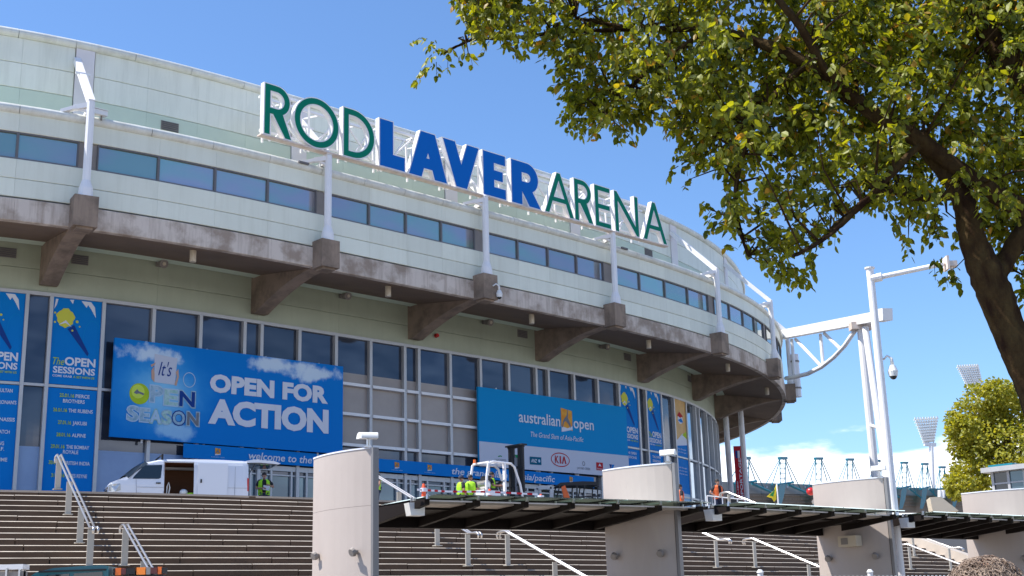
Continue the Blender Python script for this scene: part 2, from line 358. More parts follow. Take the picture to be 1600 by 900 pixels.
_tc = {}
def text2d(txt, bold=0.0, shear=0.0, sp=1.0):
    key = (txt, bold, shear, sp)
    if key in _tc: return _tc[key]
    c = bpy.data.curves.new('t', 'FONT'); c.body = txt; c.size = 1.0; c.offset = bold; c.shear = shear; c.space_character = sp
    c.resolution_u = 3; c.fill_mode = 'FRONT'
    o = bpy.data.objects.new('t', c); COL.objects.link(o)
    dg = bpy.context.evaluated_depsgraph_get(); me = bpy.data.meshes.new_from_object(o.evaluated_get(dg))
    vs = [(v.co.x, v.co.y) for v in me.vertices]; fs = [tuple(p.vertices) for p in me.polygons]
    bpy.data.objects.remove(o); bpy.data.meshes.remove(me); bpy.data.curves.remove(c)
    _tc[key] = (vs, fs); return _tc[key]
CAPH = None
def put_text(pl, txt, t0, t1, z0, cap, m, parent, name='lettering', bold=0.0, shear=0.0, sp=1.0, d=0.03, slope=0.0):
    """text fitted between t0 and t1 of a board, baseline z0, capital height cap"""
    global CAPH
    if CAPH is None:
        q = text2d('H')[0]; CAPH = max(b for a, b in q) - min(b for a, b in q)
    vs, fs = text2d(txt, bold, shear, sp)
    x0 = min(a for a, b in vs); x1 = max(a for a, b in vs); k = (t1 - t0) / (x1 - x0); ky = cap / (CAPH + 2 * bold)
    cuts = []
    if cap > 0.2 and ' ' in txt:
        iv = sorted((min(vs[i][0] for i in f), max(vs[i][0] for i in f)) for f in fs); e = iv[0][1]
        for a, b in iv:
            if a - e > 0.17: cuts.append((a + e) / 2)
            e = max(e, b)
    for c0, c1 in zip([-1e9] + cuts, cuts + [1e9]):
        ff = [f for f in fs if c0 < vs[f[0]][0] < c1]; ids = sorted({i for f in ff for i in f}); mp_ = {i: j for j, i in enumerate(ids)}
        mb = MB().add([pl.at(t0 + (vs[i][0] - x0) * k, z0 + slope * (vs[i][0] - x0) * k + (vs[i][1] + bold) * ky, d) for i in ids], [tuple(mp_[i] for i in f) for f in ff])
        o = obj(name, mb, m, parent)
    return o
def put_poly(pl, poly, m, parent, name='graphic', d=0.02):
    return obj(name, MB().add([pl.at(a, b, d) for a, b in poly], [tuple(range(len(poly)))]), m, parent)
def disc(c, r, n=24, ry=None, a0=0, a1=2 * math.pi):
    ry = ry or r; return [(c[0] + r * math.cos(a0 + (a1 - a0) * i / n), c[1] + ry * math.sin(a0 + (a1 - a0) * i / n)) for i in range(n)]
def put_ring(pl, c, r, ry, wd, m, parent, name='graphic', d=0.02, n=28):
    vs = [pl.at(*p, d) for p in disc(c, r, n, ry)] + [pl.at(*p, d) for p in disc(c, r - wd, n, ry - wd)]
    return obj(name, MB().add(vs, [(i, (i + 1) % n, n + (i + 1) % n, n + i) for i in range(n)]), m, parent)

# ------------------------------------------------------------------ ground, plaza, stairs
PZ = 5.6; Z0 = 4.87; RIS = 0.149; TRD = 0.363; O0 = 17.56
g = MB().add([(-1500, -1500, 0), (1500, -1500, 0), (1500, 3500, 0), (-1500, 3500, 0)], [(0, 1, 2, 3)])
obj('ground', g, M_GROUND, kind='structure')
ST0, ST1 = -1.2, 2.36
def band(prof, s0, s1, n):
    mb = MB(); vs = []; m = len(prof)
    for i in range(n + 1):
        s = s0 + (s1 - s0) * i / n; vs += [P3(s, o, z) for o, z in prof]
    return mb.add(vs, [(i * m + k, (i + 1) * m + k, (i + 1) * m + k + 1, i * m + k + 1) for i in range(n) for k in range(m - 1)])
obj('plaza', band([(O0 + 0.02, Z0 - 0.05), (O0 + 0.02, Z0), (6.0, PZ), (-5.3, PZ)], -1.9, 9.0, 60), M_PLAZA, kind='structure')
stairs = thing('staircase', None, None, P3(0.5, O0, 0), kind='structure')
def step_block(s0, s1, r, g=0.006):
    o = O0 + r * TRD; z = Z0 - r * RIS; c = 0.015; k = g / 10; dz = random.uniform(-0.004, 0.004); do = random.uniform(-0.006, 0.006)
    return sweep([(o - TRD - 0.03, z - RIS), (o + do, z - RIS), (o + do, z - c + dz), (o - c * 0.9 + do, z + dz), (o - TRD - 0.03, z + dz)], s0 + k, s1 - k, 2)
rest = MB(); cnt = 0
for r in range(0, 33):
    s = -0.62 + random.uniform(0, 0.12); s_last = -0.62
    first = True
    while s < ST1:
        L = random.uniform(0.10, 0.155) if r % 2 else random.uniform(0.12, 0.17)
        e = min(s + L, ST1)
        if e > ST1 - 0.05: e = ST1
        vis = (-0.45 < e and r <= 15 and cnt < 285 and s < 2.36)
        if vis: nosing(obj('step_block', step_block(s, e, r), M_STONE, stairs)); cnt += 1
        else:
            q = step_block(s, e, r); rest.add(q.v, q.f)
        if first: q = step_block(-1.2, s, r); rest.add(q.v, q.f); first = False
        s = e
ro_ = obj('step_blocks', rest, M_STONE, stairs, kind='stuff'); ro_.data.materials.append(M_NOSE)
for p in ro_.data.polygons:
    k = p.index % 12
    if k < 10 and k % 5 in (2, 3): p.material_index = 1  # same painted sun and shade split for the joined blocks
# cheek wall closing the stairs on the right, and the ramp beyond it
ck = MB()
for r in range(0, 33, 3):
    o = O0 + r * TRD; z = Z0 - r * RIS
ck = sweep([(O0 - 0.6, 0.0), (O0 + 33 * TRD + 0.5, 0.0), (O0 + 33 * TRD + 0.5, 0.2), (O0 + 0.2, Z0 + 0.14), (O0 - 0.6, Z0 + 0.14)], ST1, ST1 + 0.05, 1)
ch = obj('cheek_wall', ck, M_CHEEK); tag(ch, 'sloping pale concrete cheek wall at the right end of the stairs', 'wall')
obj('ramp', band([(O0, Z0 - 0.02), (O0 + 33 * TRD, 0.02)], ST1 + 0.05, 6.5, 14), M_ASPH, kind='structure')

# ------------------------------------------------------------------ the arena building
arena = thing('arena', 'large round pale green arena with white struts and a concrete ring above glass', 'arena', P3(2.0, -5.2, PZ))
A = arena
PC = [-1.98, -1.02, -0.03, 1.041, 1.980, 2.935, 3.995, 4.965, 6.0, 7.0, 8.0, 9.0]     # columns along the ring
SE = 9.6
# upper drum
obj('drum_wall', cbox(-2.2, SE, 17.4, 25.3, -5.0, -2.62, 60), M_CLADG, A)
ROWS = [(23.25, 24.35, M_CLAD2), (24.35, 25.46, M_CLAD2), (21.2, 23.25, M_CLADG)]
for i in range(1, 9):
    a, b = PC[i] + 0.082, PC[i + 1] - 0.008
    for z0, z1, m in ROWS:
        for k in range(4):
            obj('cladding_panel', cboxg(a + (b - a) * k / 4, a + (b - a) * (k + 1) / 4, z0, z1, -2.62, -2.5, 3, 0.010), m, A)
    obj('pilaster', cbox(PC[i] - 0.004, PC[i] + 0.078, 21.2, 25.45, -2.62, -2.44, 2), M_PINK, A)
def gutter(s0, s1, oc, z, r, n=4, g=0.0012):
    prof = [(oc - r * 1.2, z - r)] + [(oc + r * math.cos(t), z + r * math.sin(t)) for t in [rad(-90 + 22.5 * j) for j in range(9)]] + [(oc - r * 1.2, z + r)]
    return sweep(prof, s0 + g, s1 - g, n)
for i in range(1, 9):
    a, b = PC[i] - 0.008, PC[i + 1] - 0.008
    for k in range(4):
        obj('parapet_gutter', gutter(a + (b - a) * k / 4, a + (b - a) * (k + 1) / 4, -2.5, 25.64, 0.19, 4), M_GUT, A, smooth=False)
        obj('balcony_gutter', gutter(a + (b - a) * k / 4, a + (b - a) * (k + 1) / 4, -0.02, 21.33, 0.19, 4), M_GUT, A, smooth=False)
obj('drum_roof', band([(-2.4, 25.6), (-12, 26.0), (-30, 26.2)], -2.2, SE, 60), M_CLADG, A)
obj('balcony_deck', band([(-0.1, 21.3), (-2.6, 21.3)], -2.2, SE, 60), M_CLADG, A)
# middle band with the strip of windows
obj('band_core', cbox(-2.2, SE, 17.7, 21.2, -2.4, -0.22, 60), M_FRAMED, A)
for i in range(1, 9):
    a, b = PC[i] - 0.0, PC[i + 1] - 0.0
    w0, w1 = PC[i] + 0.050, PC[i + 1] - 0.023
    W = [w0 + (w1 - w0) * k / 4 for k in range(5)]
    cuts = [PC[i]] + W[1:4] + [PC[i + 1]]
    for k in range(4):
        obj('cladding_panel', cboxg(cuts[k], cuts[k + 1], 20.40, 21.17, -0.22, 0.0, 3, 0.004), M_CLAD, A)
        obj('cladding_panel', cboxg(cuts[k], cuts[k + 1], 18.50, 19.30, -0.22, 0.0, 3, 0.008), M_CLAD, A)
        obj('cladding_panel', cboxg(cuts[k], cuts[k + 1], 17.76, 18.50, -0.22, 0.0, 3, 0.008), M_CLAD, A)
        fr = MB(); s0, s1 = W[k], W[k + 1]
        for q in (cbox(s0, s1, 20.34, 20.42, -0.2, -0.03, 3), cbox(s0, s1, 19.28, 19.35, -0.2, -0.03, 3), cbox(s0, s0 + 0.005, 19.35, 20.34, -0.2, -0.03, 1), cbox(s1 - 0.005, s1, 19.35, 20.34, -0.2, -0.03, 1)): fr.add(q.v, q.f)
        wn = obj('window', fr, M_FRAMED, A)
        obj('pane', cbox(s0 + 0.005, s1 - 0.005, 19.35, 20.34, -0.16, -0.11, 3), M_GLU, wn)
    obj('infill_panel', cbox(W[4] + 0.0005, PC[i + 1] + 0.012, 19.3, 20.38, -0.2, -0.06, 1), M_GREYP, A)
    obj('infill_panel', cbox(PC[i + 1] + 0.0125, PC[i + 1] + 0.0495, 19.3, 20.38, -0.2, -0.10, 1), M_GREYP, A)
obj('shadow_gap', cbox(-2.2, SE, 17.55, 17.70, -0.5, -0.12, 60), M_BLACK, A)
# concrete ring
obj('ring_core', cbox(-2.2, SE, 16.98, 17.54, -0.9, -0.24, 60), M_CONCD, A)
for i in range(1, 11):
    if i >= len(PC) - 1: break
    n = 4
    for k in range(n):
        a, b = PC[i] + (PC[i + 1] - PC[i]) * k / n, PC[i] + (PC[i + 1] - PC[i]) * (k + 1) / n
        obj('concrete_panel', cboxg(a, b, 16.80, 17.70, -0.235, 0.05, 3, 0.004), M_CONC, A)
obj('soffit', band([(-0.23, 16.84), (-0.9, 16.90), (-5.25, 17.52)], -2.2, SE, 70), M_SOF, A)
# wall under the soffit
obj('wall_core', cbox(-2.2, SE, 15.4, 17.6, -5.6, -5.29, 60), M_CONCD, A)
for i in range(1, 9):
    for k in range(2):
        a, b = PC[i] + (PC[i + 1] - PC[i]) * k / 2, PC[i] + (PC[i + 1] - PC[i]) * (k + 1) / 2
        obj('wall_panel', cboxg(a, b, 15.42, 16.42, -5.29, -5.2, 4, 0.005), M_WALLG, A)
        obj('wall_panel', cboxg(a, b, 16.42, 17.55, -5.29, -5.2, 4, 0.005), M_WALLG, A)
# curved concrete brackets
def bracket(s):
    wh = 0.36; u, n = frame(s); base = P3(s, 0, 0)
    pts = [(-5.2, 17.6), (-5.2, 15.72)]
    for j in range(11):
        q = j / 10; pts.append((-4.85 + 4.95 * q, 15.70 + 1.14 * (1 - (1 - q) ** 1.75)))
    pts.append((0.1, 16.95)); pts.append((-0.9, 17.0))
    mb = MB(); return mb.prism(pts, -wh, wh, lambda a, b, h: base + n * a + u * h + Vector((0, 0, b)))
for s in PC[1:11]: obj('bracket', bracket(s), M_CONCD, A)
# column blocks, posts and raking struts
def column(s):
    u, n = frame(s); base = P3(s, 0, 0)
    def q(a, h, z): return base + n * a + u * h + Vector((0, 0, z))
    mb = MB(); R = Matrix((u, n, Vector((0, 0, 1)))).transposed()
    mb.box(q(0.35, 0, 17.33), (0.92, 0.86, 1.24), R)
    mb.box(q(0.35, 0, 16.66), (0.62, 0.6, 0.1), R)
    b = obj('column_block', mb, M_CONCD, A)
    m = MB(); m.cyl(q(0.5, 0, 17.95), q(0.5, 0, 18.30), 0.29, 0.27, 12); m.cyl(q(0.5, 0, 18.30), q(0.5, 0, 18.62), 0.27, 0.17, 12)
    obj('post_shoe', m, M_WHITE, A)
    m = MB(); m.cyl(q(0.5, 0, 18.6), q(0.5, 0, 21.92), 0.165, 0.165, 8)
    m.bar(q(0.54, 0, 21.9), q(-2.45, 0, 24.9), 0.26, 0.26)
    m.bar(q(0.5, 0, 21.80), q(0.2, -0.55, 21.68), 0.2, 0.2); m.bar(q(0.22, -0.5, 21.69), q(-0.05, -1.0, 21.52), 0.24, 0.14); m.bar(q(0.45, 0, 21.5), q(0.24, -0.42, 21.66), 0.1, 0.1); m.bar(q(0.5, 0, 21.70), q(-0.5, 0, 21.56), 0.18, 0.18)
    m.prism([(0.40, 21.75), (0.40, 21.25), (0.22, 21.52), (-0.1, 21.62)], -0.06, 0.06, lambda a, b, h: q(a, h, b))
    o = obj('strut', m, M_WHITE, A)
    mm = MB(); mm.bar(q(-1.2, -0.3, 23.8), q(-1.2, 0.3, 23.8), 0.06, 0.1); obj('strut_clamp', mm, M_WHITE, o)
for s in PC[1:10]: column(s)
# glass wall
MS = [-0.60, -0.355, -0.122, -0.009, 0.240, 0.488, 0.730, 0.966, 1.060, 1.274, 1.487, 1.696, 1.913, 2.006, 2.222, 2.442, 2.660, 2.887, 2.993, 3.228, 3.465, 3.698, 3.931, 4.034, 4.257, 4.471, 4.710, 4.93, 5.03, 5.27, 5.50, 5.73, 5.95, 6.05, 6.3]
GT, GH = 15.33, 11.5
for i, s in enumerate(MS): obj('mullion', cbox(s - 0.0085, s + 0.0085, PZ, GT - 0.05, -5.34, -5.04, 1), M_MULL, A)
for i in range(len(MS) - 1):
    a, b = MS[i] + 0.0086, MS[i + 1] - 0.0086; mid = (a + b) / 2
    obj('head_rail', cbox(MS[i] + 0.0, MS[i + 1] - 0.0002, GT - 0.05, GT + 0.10, -5.34, -5.10, 3), M_MULL, A)
    beige = 1.50 < mid < 2.42
    end = mid > 4.8
    lines = [GT - 0.05]
    if beige: lines += [12.96, 11.49, 10.0, 8.75]
    elif 0.24 < mid < 1.5 or 2.42 < mid < 3.75: lines += [11.5, 8.95]
    else: lines += [11.5, 8.97]
    if mid > 3.6 or mid < 0.62: lines.append(PZ)
    for k in range(len(lines) - 1):
        z1, z0 = lines[k], lines[k + 1]
        if k > 0:
            hh = 0.07 if beige else 0.055
            if not (lines[k] < 9 and mid < 0.62): obj('transom', cbox(a, b, z1 - hh, z1 + hh, -5.32, -5.09 if not beige else -4.98, 3), M_WHITE if beige else M_MULL, A)
        gm = M_GLR if end else M_GLW
        if beige and k >= 1 and k < 3: gm = M_BEIGE
        if z1 < 9 and mid < 0.62: gm = M_FROST
        if beige and k == 0:
            obj('blind', cbox(a, b, 13.02, 13.55, -5.30, -5.24, 3), M_BEIGE, A)
        obj('pane', cbox(a, b, z0, z1, -5.31, -5.25, 3), gm, A)
# entrance doors under the blue banner
d = 0.625; kd = 0
while d < 3.58:
    e = d + (0.112 if kd % 3 else 0.085); fr = MB()
    for q in (cbox(d, d + 0.006, PZ, 8.75, -5.3, -5.1, 1), cbox(e - 0.004, e, PZ, 8.75, -5.3, -5.1, 1), cbox(d + 0.007, e - 0.004, 8.52, 8.75, -5.3, -5.1, 1), cbox(d + 0.007, e - 0.004, 8.30, 8.36, -5.3, -5.12, 1), cbox(d + 0.007, e - 0.004, PZ, PZ + 0.25, -5.3, -5.12, 1)): fr.add(q.v, q.f)
    dr = obj('door', fr, M_MULL, A)
    obj('pane', cbox(d + 0.007, e - 0.004, PZ + 0.25, 8.30, -5.27, -5.22, 1), M_GLD, dr)
    obj('pane', cbox(d + 0.007, e - 0.004, 8.36, 8.52, -5.27, -5.22, 1), M_GLW, dr)
    d = e; kd += 1
pl = Plane(1.075, 1.13, -5.1); put_poly(pl, [(0.0, 7.75), (0.34, 7.75), (0.34, 8.10), (0.0, 8.10)], M_BANNER, A, 'door_notice', 0.03)
# dim interior wall behind the glass line, vents and small fittings
obj('inner_core', cbox(-0.7, 6.4, PZ, 15.4, -6.2, -5.7, 50), M_BLACK, A)
def vent(s, o, z, wd, ht):
    fr = cbox(s - wd / 20, s + wd / 20, z - ht / 2, z + ht / 2, o, o + 0.03, 1); v = obj('vent', fr, M_GREYP, A)
    for k in range(5): obj('louvre', cbox(s - wd / 22, s + wd / 22, z - ht / 2 + ht * (k + .2) / 5, z - ht / 2 + ht * (k + .65) / 5, o + 0.03, o + 0.07, 1), M_FRAMED, v)
for s, z in ((-0.227, 16.98), (0.115, 17.04), (2.793, 17.11), (3.838, 17.11), (4.872, 17.08), (1.16, 17.02)): vent(s, -5.2, z, 0.82, 0.42)
for s, z in ((0.409, 22.8), (3.705, 23.0)): vent(s, -2.5, z, 0.85, 0.42)
def lamp(s):
    m = MB(); m.cyl(P3(s, -1.0, 16.42), P3(s, -1.0, 16.95), 0.14, 0.14, 14); return m
for i, s in enumerate((0.475, 1.49, 2.43, 3.42, 4.41, 5.45)): obj('downlight', lamp(s), M_CREAM, A, smooth=False)
for s in (0.505, 1.523, 2.483, 3.524): 
    u, n = frame(s); p = P3(s, -5.1, 17.35); m = MB()
    m.box(p + n * 0.05, (0.34, 0.12, 0.3), Matrix((u, n, Vector((0, 0, 1)))).transposed()); m.cyl(p + n * 0.1 - Vector((0, 0, .0)), p + n * 0.5 - Vector((0, 0, 0.12)), 0.13, 0.20, 12)
    o = obj('horn_speaker', m, M_GREYP, A); mm = MB(); mm.cyl(p + n * 0.46 - Vector((0, 0, .11)), p + n * 0.54 - Vector((0, 0, .13)), 0.08, 0.08, 10); obj('horn_centre', mm, M_CREAM, o)
m = MB(); p = P3(2.13, -5.15, 16.13); m.cyl(p, p + frame(2.13)[1] * 0.15, 0.12, 0.1, 12); obj('alarm_bell', m, M_REDL, A)

# ------------------------------------------------------------------ roof sign
pa, pb = P3(1.04, 0.6, 0), P3(2.93, 0.6, 0)
SG = Plane(A=pa, B=pb)
sign = thing('roof_sign', 'long roof sign of tall green and blue channel letters on a white truss', 'sign', SG.at(-3.5, 21.95))
def arc(cx, cz, r, a0, a1, n=14, rz=None):
    rz = rz or r; return [(cx + r * math.cos(rad(a0 + (a1 - a0) * i / n)), cz + rz * math.sin(rad(a0 + (a1 - a0) * i / n))) for i in range(n + 1)]
def L_R(w, a, b, m):   # stem a, waist height m, unit height
    r = (1 - m + b / 2) / 2; bx = w * 0.93 - r; zl = 1 - 2 * r; wl = a * 1.12
    out = [(0, 0), (0, 1)] + arc(bx, 1 - r, r, 90, -62) + [(w, 0), (w - wl, 0), (bx * 0.62 + 0.02, zl), (a, zl), (a, 0)]
    ri = r - b; hole = [(a, 1 - b), (a, zl + b)] + arc(bx, 1 - r, ri, -90, 90)
    return out, [hole]
def L_O(w, a): return arc(w / 2, 0.5, w / 2, 0, 360, 48, 0.5)[:-1], [arc(w / 2, 0.5, w / 2 - a, 0, 360, 48, 0.5 - a)[:-1]]
def L_D(w, a, b): 
    bx = w - 0.52; return [(0, 0), (0, 1)] + arc(bx, 0.5, 0.52, 90, -90, 24, 0.5), [[(a, 1 - b), (a, b)] + arc(bx, 0.5, 0.52 - a, -90, 90, 24, 0.5 - b)]
def L_L(w, a, b): return [(0, 0), (0, 1), (a, 1), (a, b), (w, b), (w, 0)], []
def L_A(w, a, top, zb, b):
    ax0, ax1 = (w - top) / 2, (w + top) / 2
    sl = ax0 / 1.0    # left edge x = sl*z
    def li(z): return a + sl * z
    def ri(z): return w - a - sl * z
    zt = (w - 2 * a) / (2 * sl)
    hole = [(li(zb + b), zb + b), (w / 2, zt) if zt < 1 else (w / 2, .95), (ri(zb + b), zb + b)]
    return [(0, 0), (ax0, 1), (ax1, 1), (w, 0), (w - a, 0), (ri(zb), zb), (li(zb), zb), (a, 0)], [hole]
def L_V(w, a, bot):
    x0, x1 = (w - bot) / 2, (w + bot) / 2; sl = x0
    zt = 1 - (w / 2 - a) / sl
    return [(0, 1), (a, 1), (w / 2, max(zt, .05)), (w - a, 1), (w, 1), (x1, 0), (x0, 0)], []
def L_E(w, a, b, wm): return [(0, 0), (0, 1), (w, 1), (w, 1 - b), (a, 1 - b), (a, .5 + b / 2), (wm, .5 + b / 2), (wm, .5 - b / 2), (a, .5 - b / 2), (a, b), (w, b), (w, 0)], []
def L_N(w, a): return [(0, 0), (0, 1), (a * .75, 1), (w - a, 0.22), (w - a, 1), (w, 1), (w, 0), (w - a * .75, 0), (a, 0.78), (a, 0)], []
H = 2.30; ZB = 22.13
GLY = [('R', -3.42, -2.06, L_R(.60, .115, .115, .48), M_GREEN), ('O', -1.88, 0.47, L_O(1.02, .118), M_GREEN), ('D', 0.78, 2.50, L_D(.75, .115, .115), M_GREEN),
       ('L', 2.85, 4.31, L_L(.63, .33, .29), M_BLUEL), ('A', 4.58, 6.93, L_A(1.02, .33, .38, .20, .23), M_BLUEL), ('V', 6.72, 9.05, L_V(1.01, .33, .30), M_BLUEL),
       ('E', 9.36, 10.86, L_E(.65, .31, .22, .57), M_BLUEL), ('R', 11.31, 13.34, L_R(.88, .31, .235, .43), M_BLUEL),
       ('A', 13.69, 15.82, L_A(.93, .12, .10, .30, .10), M_GREEN), ('R', 15.97, 17.32, L_R(.585, .11, .11, .48), M_GREEN), ('E', 17.57, 18.77, L_E(.52, .11, .105, .50), M_GREEN),
       ('N', 19.18, 21.11, L_N(.84, .105), M_GREEN), ('A', 21.52, 23.53, L_A(.875, .12, .10, .30, .10), M_GREEN)]
def solid(polys, t0, kx, d0, d1, grow, name, m, parent, holes_grow=True):
    c = bpy.data.curves.new('g', 'CURVE'); c.dimensions = '2D'; c.fill_mode = 'BOTH'; c.extrude = (d1 - d0) / 2; c.offset = grow
    for j, pl_ in enumerate(polys):
        # orient: outer counter-clockwise, holes clockwise so that offset grows the strokes
        pts = [(t0 + x * kx, z * H) for x, z in pl_]
        ar = sum(pts[i][0] * pts[(i + 1) % len(pts)][1] - pts[(i + 1) % len(pts)][0] * pts[i][1] for i in range(len(pts)))
        if (ar < 0) == (j == 0): pts.reverse()
        sp = c.splines.new('POLY'); sp.points.add(len(pts) - 1); sp.use_cyclic_u = True
        for q, (x, z) in zip(sp.points, pts): q.co = (x, z, 0, 1)
    o = bpy.data.objects.new('g', c); COL.objects.link(o); dg = bpy.context.evaluated_depsgraph_get()
    me = bpy.data.meshes.new_from_object(o.evaluated_get(dg))
    mb = MB().add([SG.at(v.co.x, ZB + v.co.y, (d0 + d1) / 2 + v.co.z) for v in me.vertices], [tuple(p.vertices) for p in me.polygons])
    bpy.data.objects.remove(o); bpy.data.meshes.remove(me); bpy.data.curves.remove(c)
    return obj(name, mb, m, parent)
for nm, ta, tb, (out, holes), m in GLY:
    wd = max(x for x, z in out); kx = (tb - ta) / wd
    body = solid([out] + holes, ta, kx, -0.27, 0.0, 0.055, 'letter', M_WHITE, sign)
    solid([out] + holes, ta, kx, 0.0, 0.012, 0.0, 'letter_face', m, body)
mb = MB(); mb.bar(SG.at(-3.6, 22.03, -0.12), SG.at(23.6, 22.03, -0.12), 0.34, 0.06); obj('ledge', mb, M_RUST, sign)
for d_ in (-0.62, -1.3):
    mb = MB(); mb.bar(SG.at(-2.9, 24.35, d_), SG.at(23.0, 24.35, d_), 0.11, 0.11); obj('top_rail', mb, M_WHITE, sign)
mb = MB(); mb.bar(SG.at(-2.9, 22.75, -1.2), SG.at(23.0, 22.75, -1.2), 0.11, 0.11); obj('bottom_rail', mb, M_WHITE, sign)
for k in range(13):
    t = -2.75 + k * 2.05
    mb = MB(); mb.bar(SG.at(t, 22.1, -0.62), SG.at(t, 24.35, -0.62), 0.09, 0.09); mb.bar(SG.at(t, 22.2, -1.2), SG.at(t, 24.35, -1.3), 0.08, 0.08); mb.bar(SG.at(t, 24.35, -0.62), SG.at(t, 24.35, -1.3), 0.08, 0.08)
    obj('upright', mb, M_WHITE, sign)
    if k < 12:
        mb = MB(); a, b = (22.2, 24.3) if k % 2 else (24.3, 22.2)
        mb.bar(SG.at(t, a, -0.9), SG.at(t + 2.08, b, -0.9), 0.08, 0.08); mb.bar(SG.at(t + .2, 22.2, -0.6), SG.at(t + 1.9, 24.3, -1.25), 0.05, 0.05); obj('brace', mb, M_WHITE, sign)
        mb = MB(); mb.bar(SG.at(t + 1.0, 24.3, -1.3), SG.at(t + 1.0, 24.6, -3.0), 0.07, 0.07); obj('stay', mb, M_WHITE, sign)

# ------------------------------------------------------------------ billboards, posters and banners
def board_box(pl, t0, t1, z0, z1, d0, d1):
    return MB().add([pl.at(t, z, d) for d in (d0, d1) for t, z in ((t0, z0), (t1, z0), (t1, z1), (t0, z1))], [(0, 1, 2, 3), (7, 6, 5, 4), (0, 4, 5, 1), (1, 5, 6, 2), (2, 6, 7, 3), (3, 7, 4, 0)])
def person_logo(pl, t0, z0, wd, ht, parent, d=0.02):
    put_poly(pl, [(t0, z0 + ht * .16), (t0 + wd, z0), (t0 + wd, z0 + ht * .92), (t0, z0 + ht)][0:4], M_ORANGE, parent, 'emblem', d)
    x = lambda a, b: (t0 + a * wd, z0 + b * ht)
    put_poly(pl, [x(0, .16), x(.55, .10), x(1.0, .22), x(1.0, .06), x(.42, -.04), x(0, -.1)], M_PRINTW, parent, 'emblem_base', d + .004)
    put_poly(pl, [x(.02, .10), x(.16, .40), x(.30, .55), x(.42, .62), x(.52, .72), x(.56, .95), x(.62, .95), x(.63, .70), x(.60, .58), x(.72, .45), x(.86, .22), x(.80, .12), x(.62, .30), x(.40, .42), x(.26, .36), x(.12, .12)], M_GREYPR, parent, 'emblem_player', d + .008)
# board 1
B1 = Plane(0.287, 1.498, -4.7)
def print_mat(name, base, sky_, cx, cz, rx, rz, pl, top=None):
    """printed artwork: a pale glow and cloud printed on a blue board"""
    m = mat(name, base, 0.7, spec=0.15); n = m.node_tree.nodes; l = m.node_tree.links; b = n['Principled BSDF']
    tcn = [x for x in n if x.type == 'TEX_COORD'][0]
    def dist(cx, cz, rx, rz):
        c = pl.at(cx, cz)
        mpn = n.new('ShaderNodeVectorMath'); mpn.operation = 'SUBTRACT'; g = n.new('ShaderNodeNewGeometry'); l.new(g.outputs['Position'], mpn.inputs[0]); mpn.inputs[1].default_value = c
        dt = n.new('ShaderNodeVectorMath'); dt.operation = 'DOT_PRODUCT'; l.new(mpn.outputs[0], dt.inputs[0]); dt.inputs[1].default_value = pl.u / rx
        dz = n.new('ShaderNodeVectorMath'); dz.operation = 'DOT_PRODUCT'; l.new(mpn.outputs[0], dz.inputs[0]); dz.inputs[1].default_value = (0, 0, 1 / rz)
        cb = n.new('ShaderNodeCombineXYZ'); l.new(dt.outputs['Value'], cb.inputs[0]); l.new(dz.outputs['Value'], cb.inputs[1])
        ln = n.new('ShaderNodeVectorMath'); ln.operation = 'LENGTH'; l.new(cb.outputs[0], ln.inputs[0]); return ln.outputs['Value']
    no = n.new('ShaderNodeTexNoise'); no.inputs['Scale'].default_value = 0.9; no.inputs['Detail'].default_value = 7; no.inputs['Roughness'].default_value = 0.6
    g2 = n.new('ShaderNodeNewGeometry'); l.new(g2.outputs['Position'], no.inputs['Vector'])
    prev = None
    for (cx_, cz_, rx_, rz_, col, w_, amt, hard) in top:
        dd = dist(cx_, cz_, rx_, rz_)
        s_ = n.new('ShaderNodeMath'); s_.operation = 'MULTIPLY_ADD'; l.new(no.outputs['Fac'], s_.inputs[0]); s_.inputs[1].default_value = w_; l.new(dd, s_.inputs[2])
        r = n.new('ShaderNodeMapRange'); l.new(s_.outputs[0], r.inputs['Value']); r.inputs['From Min'].default_value = 1.0 + w_ / 2; r.inputs['From Max'].default_value = 1.0 + w_ / 2 - hard; r.inputs['To Max'].default_value = amt; r.interpolation_type = 'SMOOTHSTEP'
        q = n.new('ShaderNodeMixRGB'); l.new(r.outputs[0], q.inputs[0])
        if prev is None: q.inputs[1].default_value = (*base, 1)
        else: l.new(prev, q.inputs[1])
        q.inputs[2].default_value = (*col, 1); prev = q.outputs[0]
    l.new(prev, b.inputs['Base Color']); return m
M_ART = print_mat('printed_sky_artwork', (0.0, 0.19, 0.60), None, 0, 0, 0, 0, B1, top=[
    (2.2, 11.6, 3.0, 2.6, (0.07, 0.42, 0.80), 0.5, 0.95, 1.1), (2.3, 11.4, 1.9, 1.7, (0.30, 0.62, 0.85), 0.8, 0.8, 1.0), (1.5, 13.15, 1.5, 0.45, (0.62, 0.74, 0.86), 3.2, 0.9, 0.7),
    (8.2, 13.35, 1.9, 0.45, (0.62, 0.74, 0.86), 3.0, 0.95, 0.7), (10.3, 13.15, 1.4, 0.42, (0.62, 0.74, 0.86), 3.0, 0.95, 0.7), (3.0, 9.95, 1.2, 0.4, (0.4, 0.65, 0.85), 2.6, 0.7, 0.7)])
bd = thing('billboard', 'large blue billboard reading OPEN FOR ACTION with cloud artwork', 'billboard', B1.at(5.7, 9.47))
obj('board', board_box(B1, 0, 11.58, 9.47, 13.70, -0.12, 0.0), M_ART, bd)
for t in (1.5, 4.4, 7.4, 10.3):
    mb = MB(); mb.bar(B1.at(t, 9.3, -0.16), B1.at(t, 13.75, -0.16), 0.08, 0.08); mb.bar(B1.at(t, 11.5, -0.16), B1.at(t, 11.5, -0.5), 0.08, 0.08); obj('board_support', mb, M_MULL, bd)
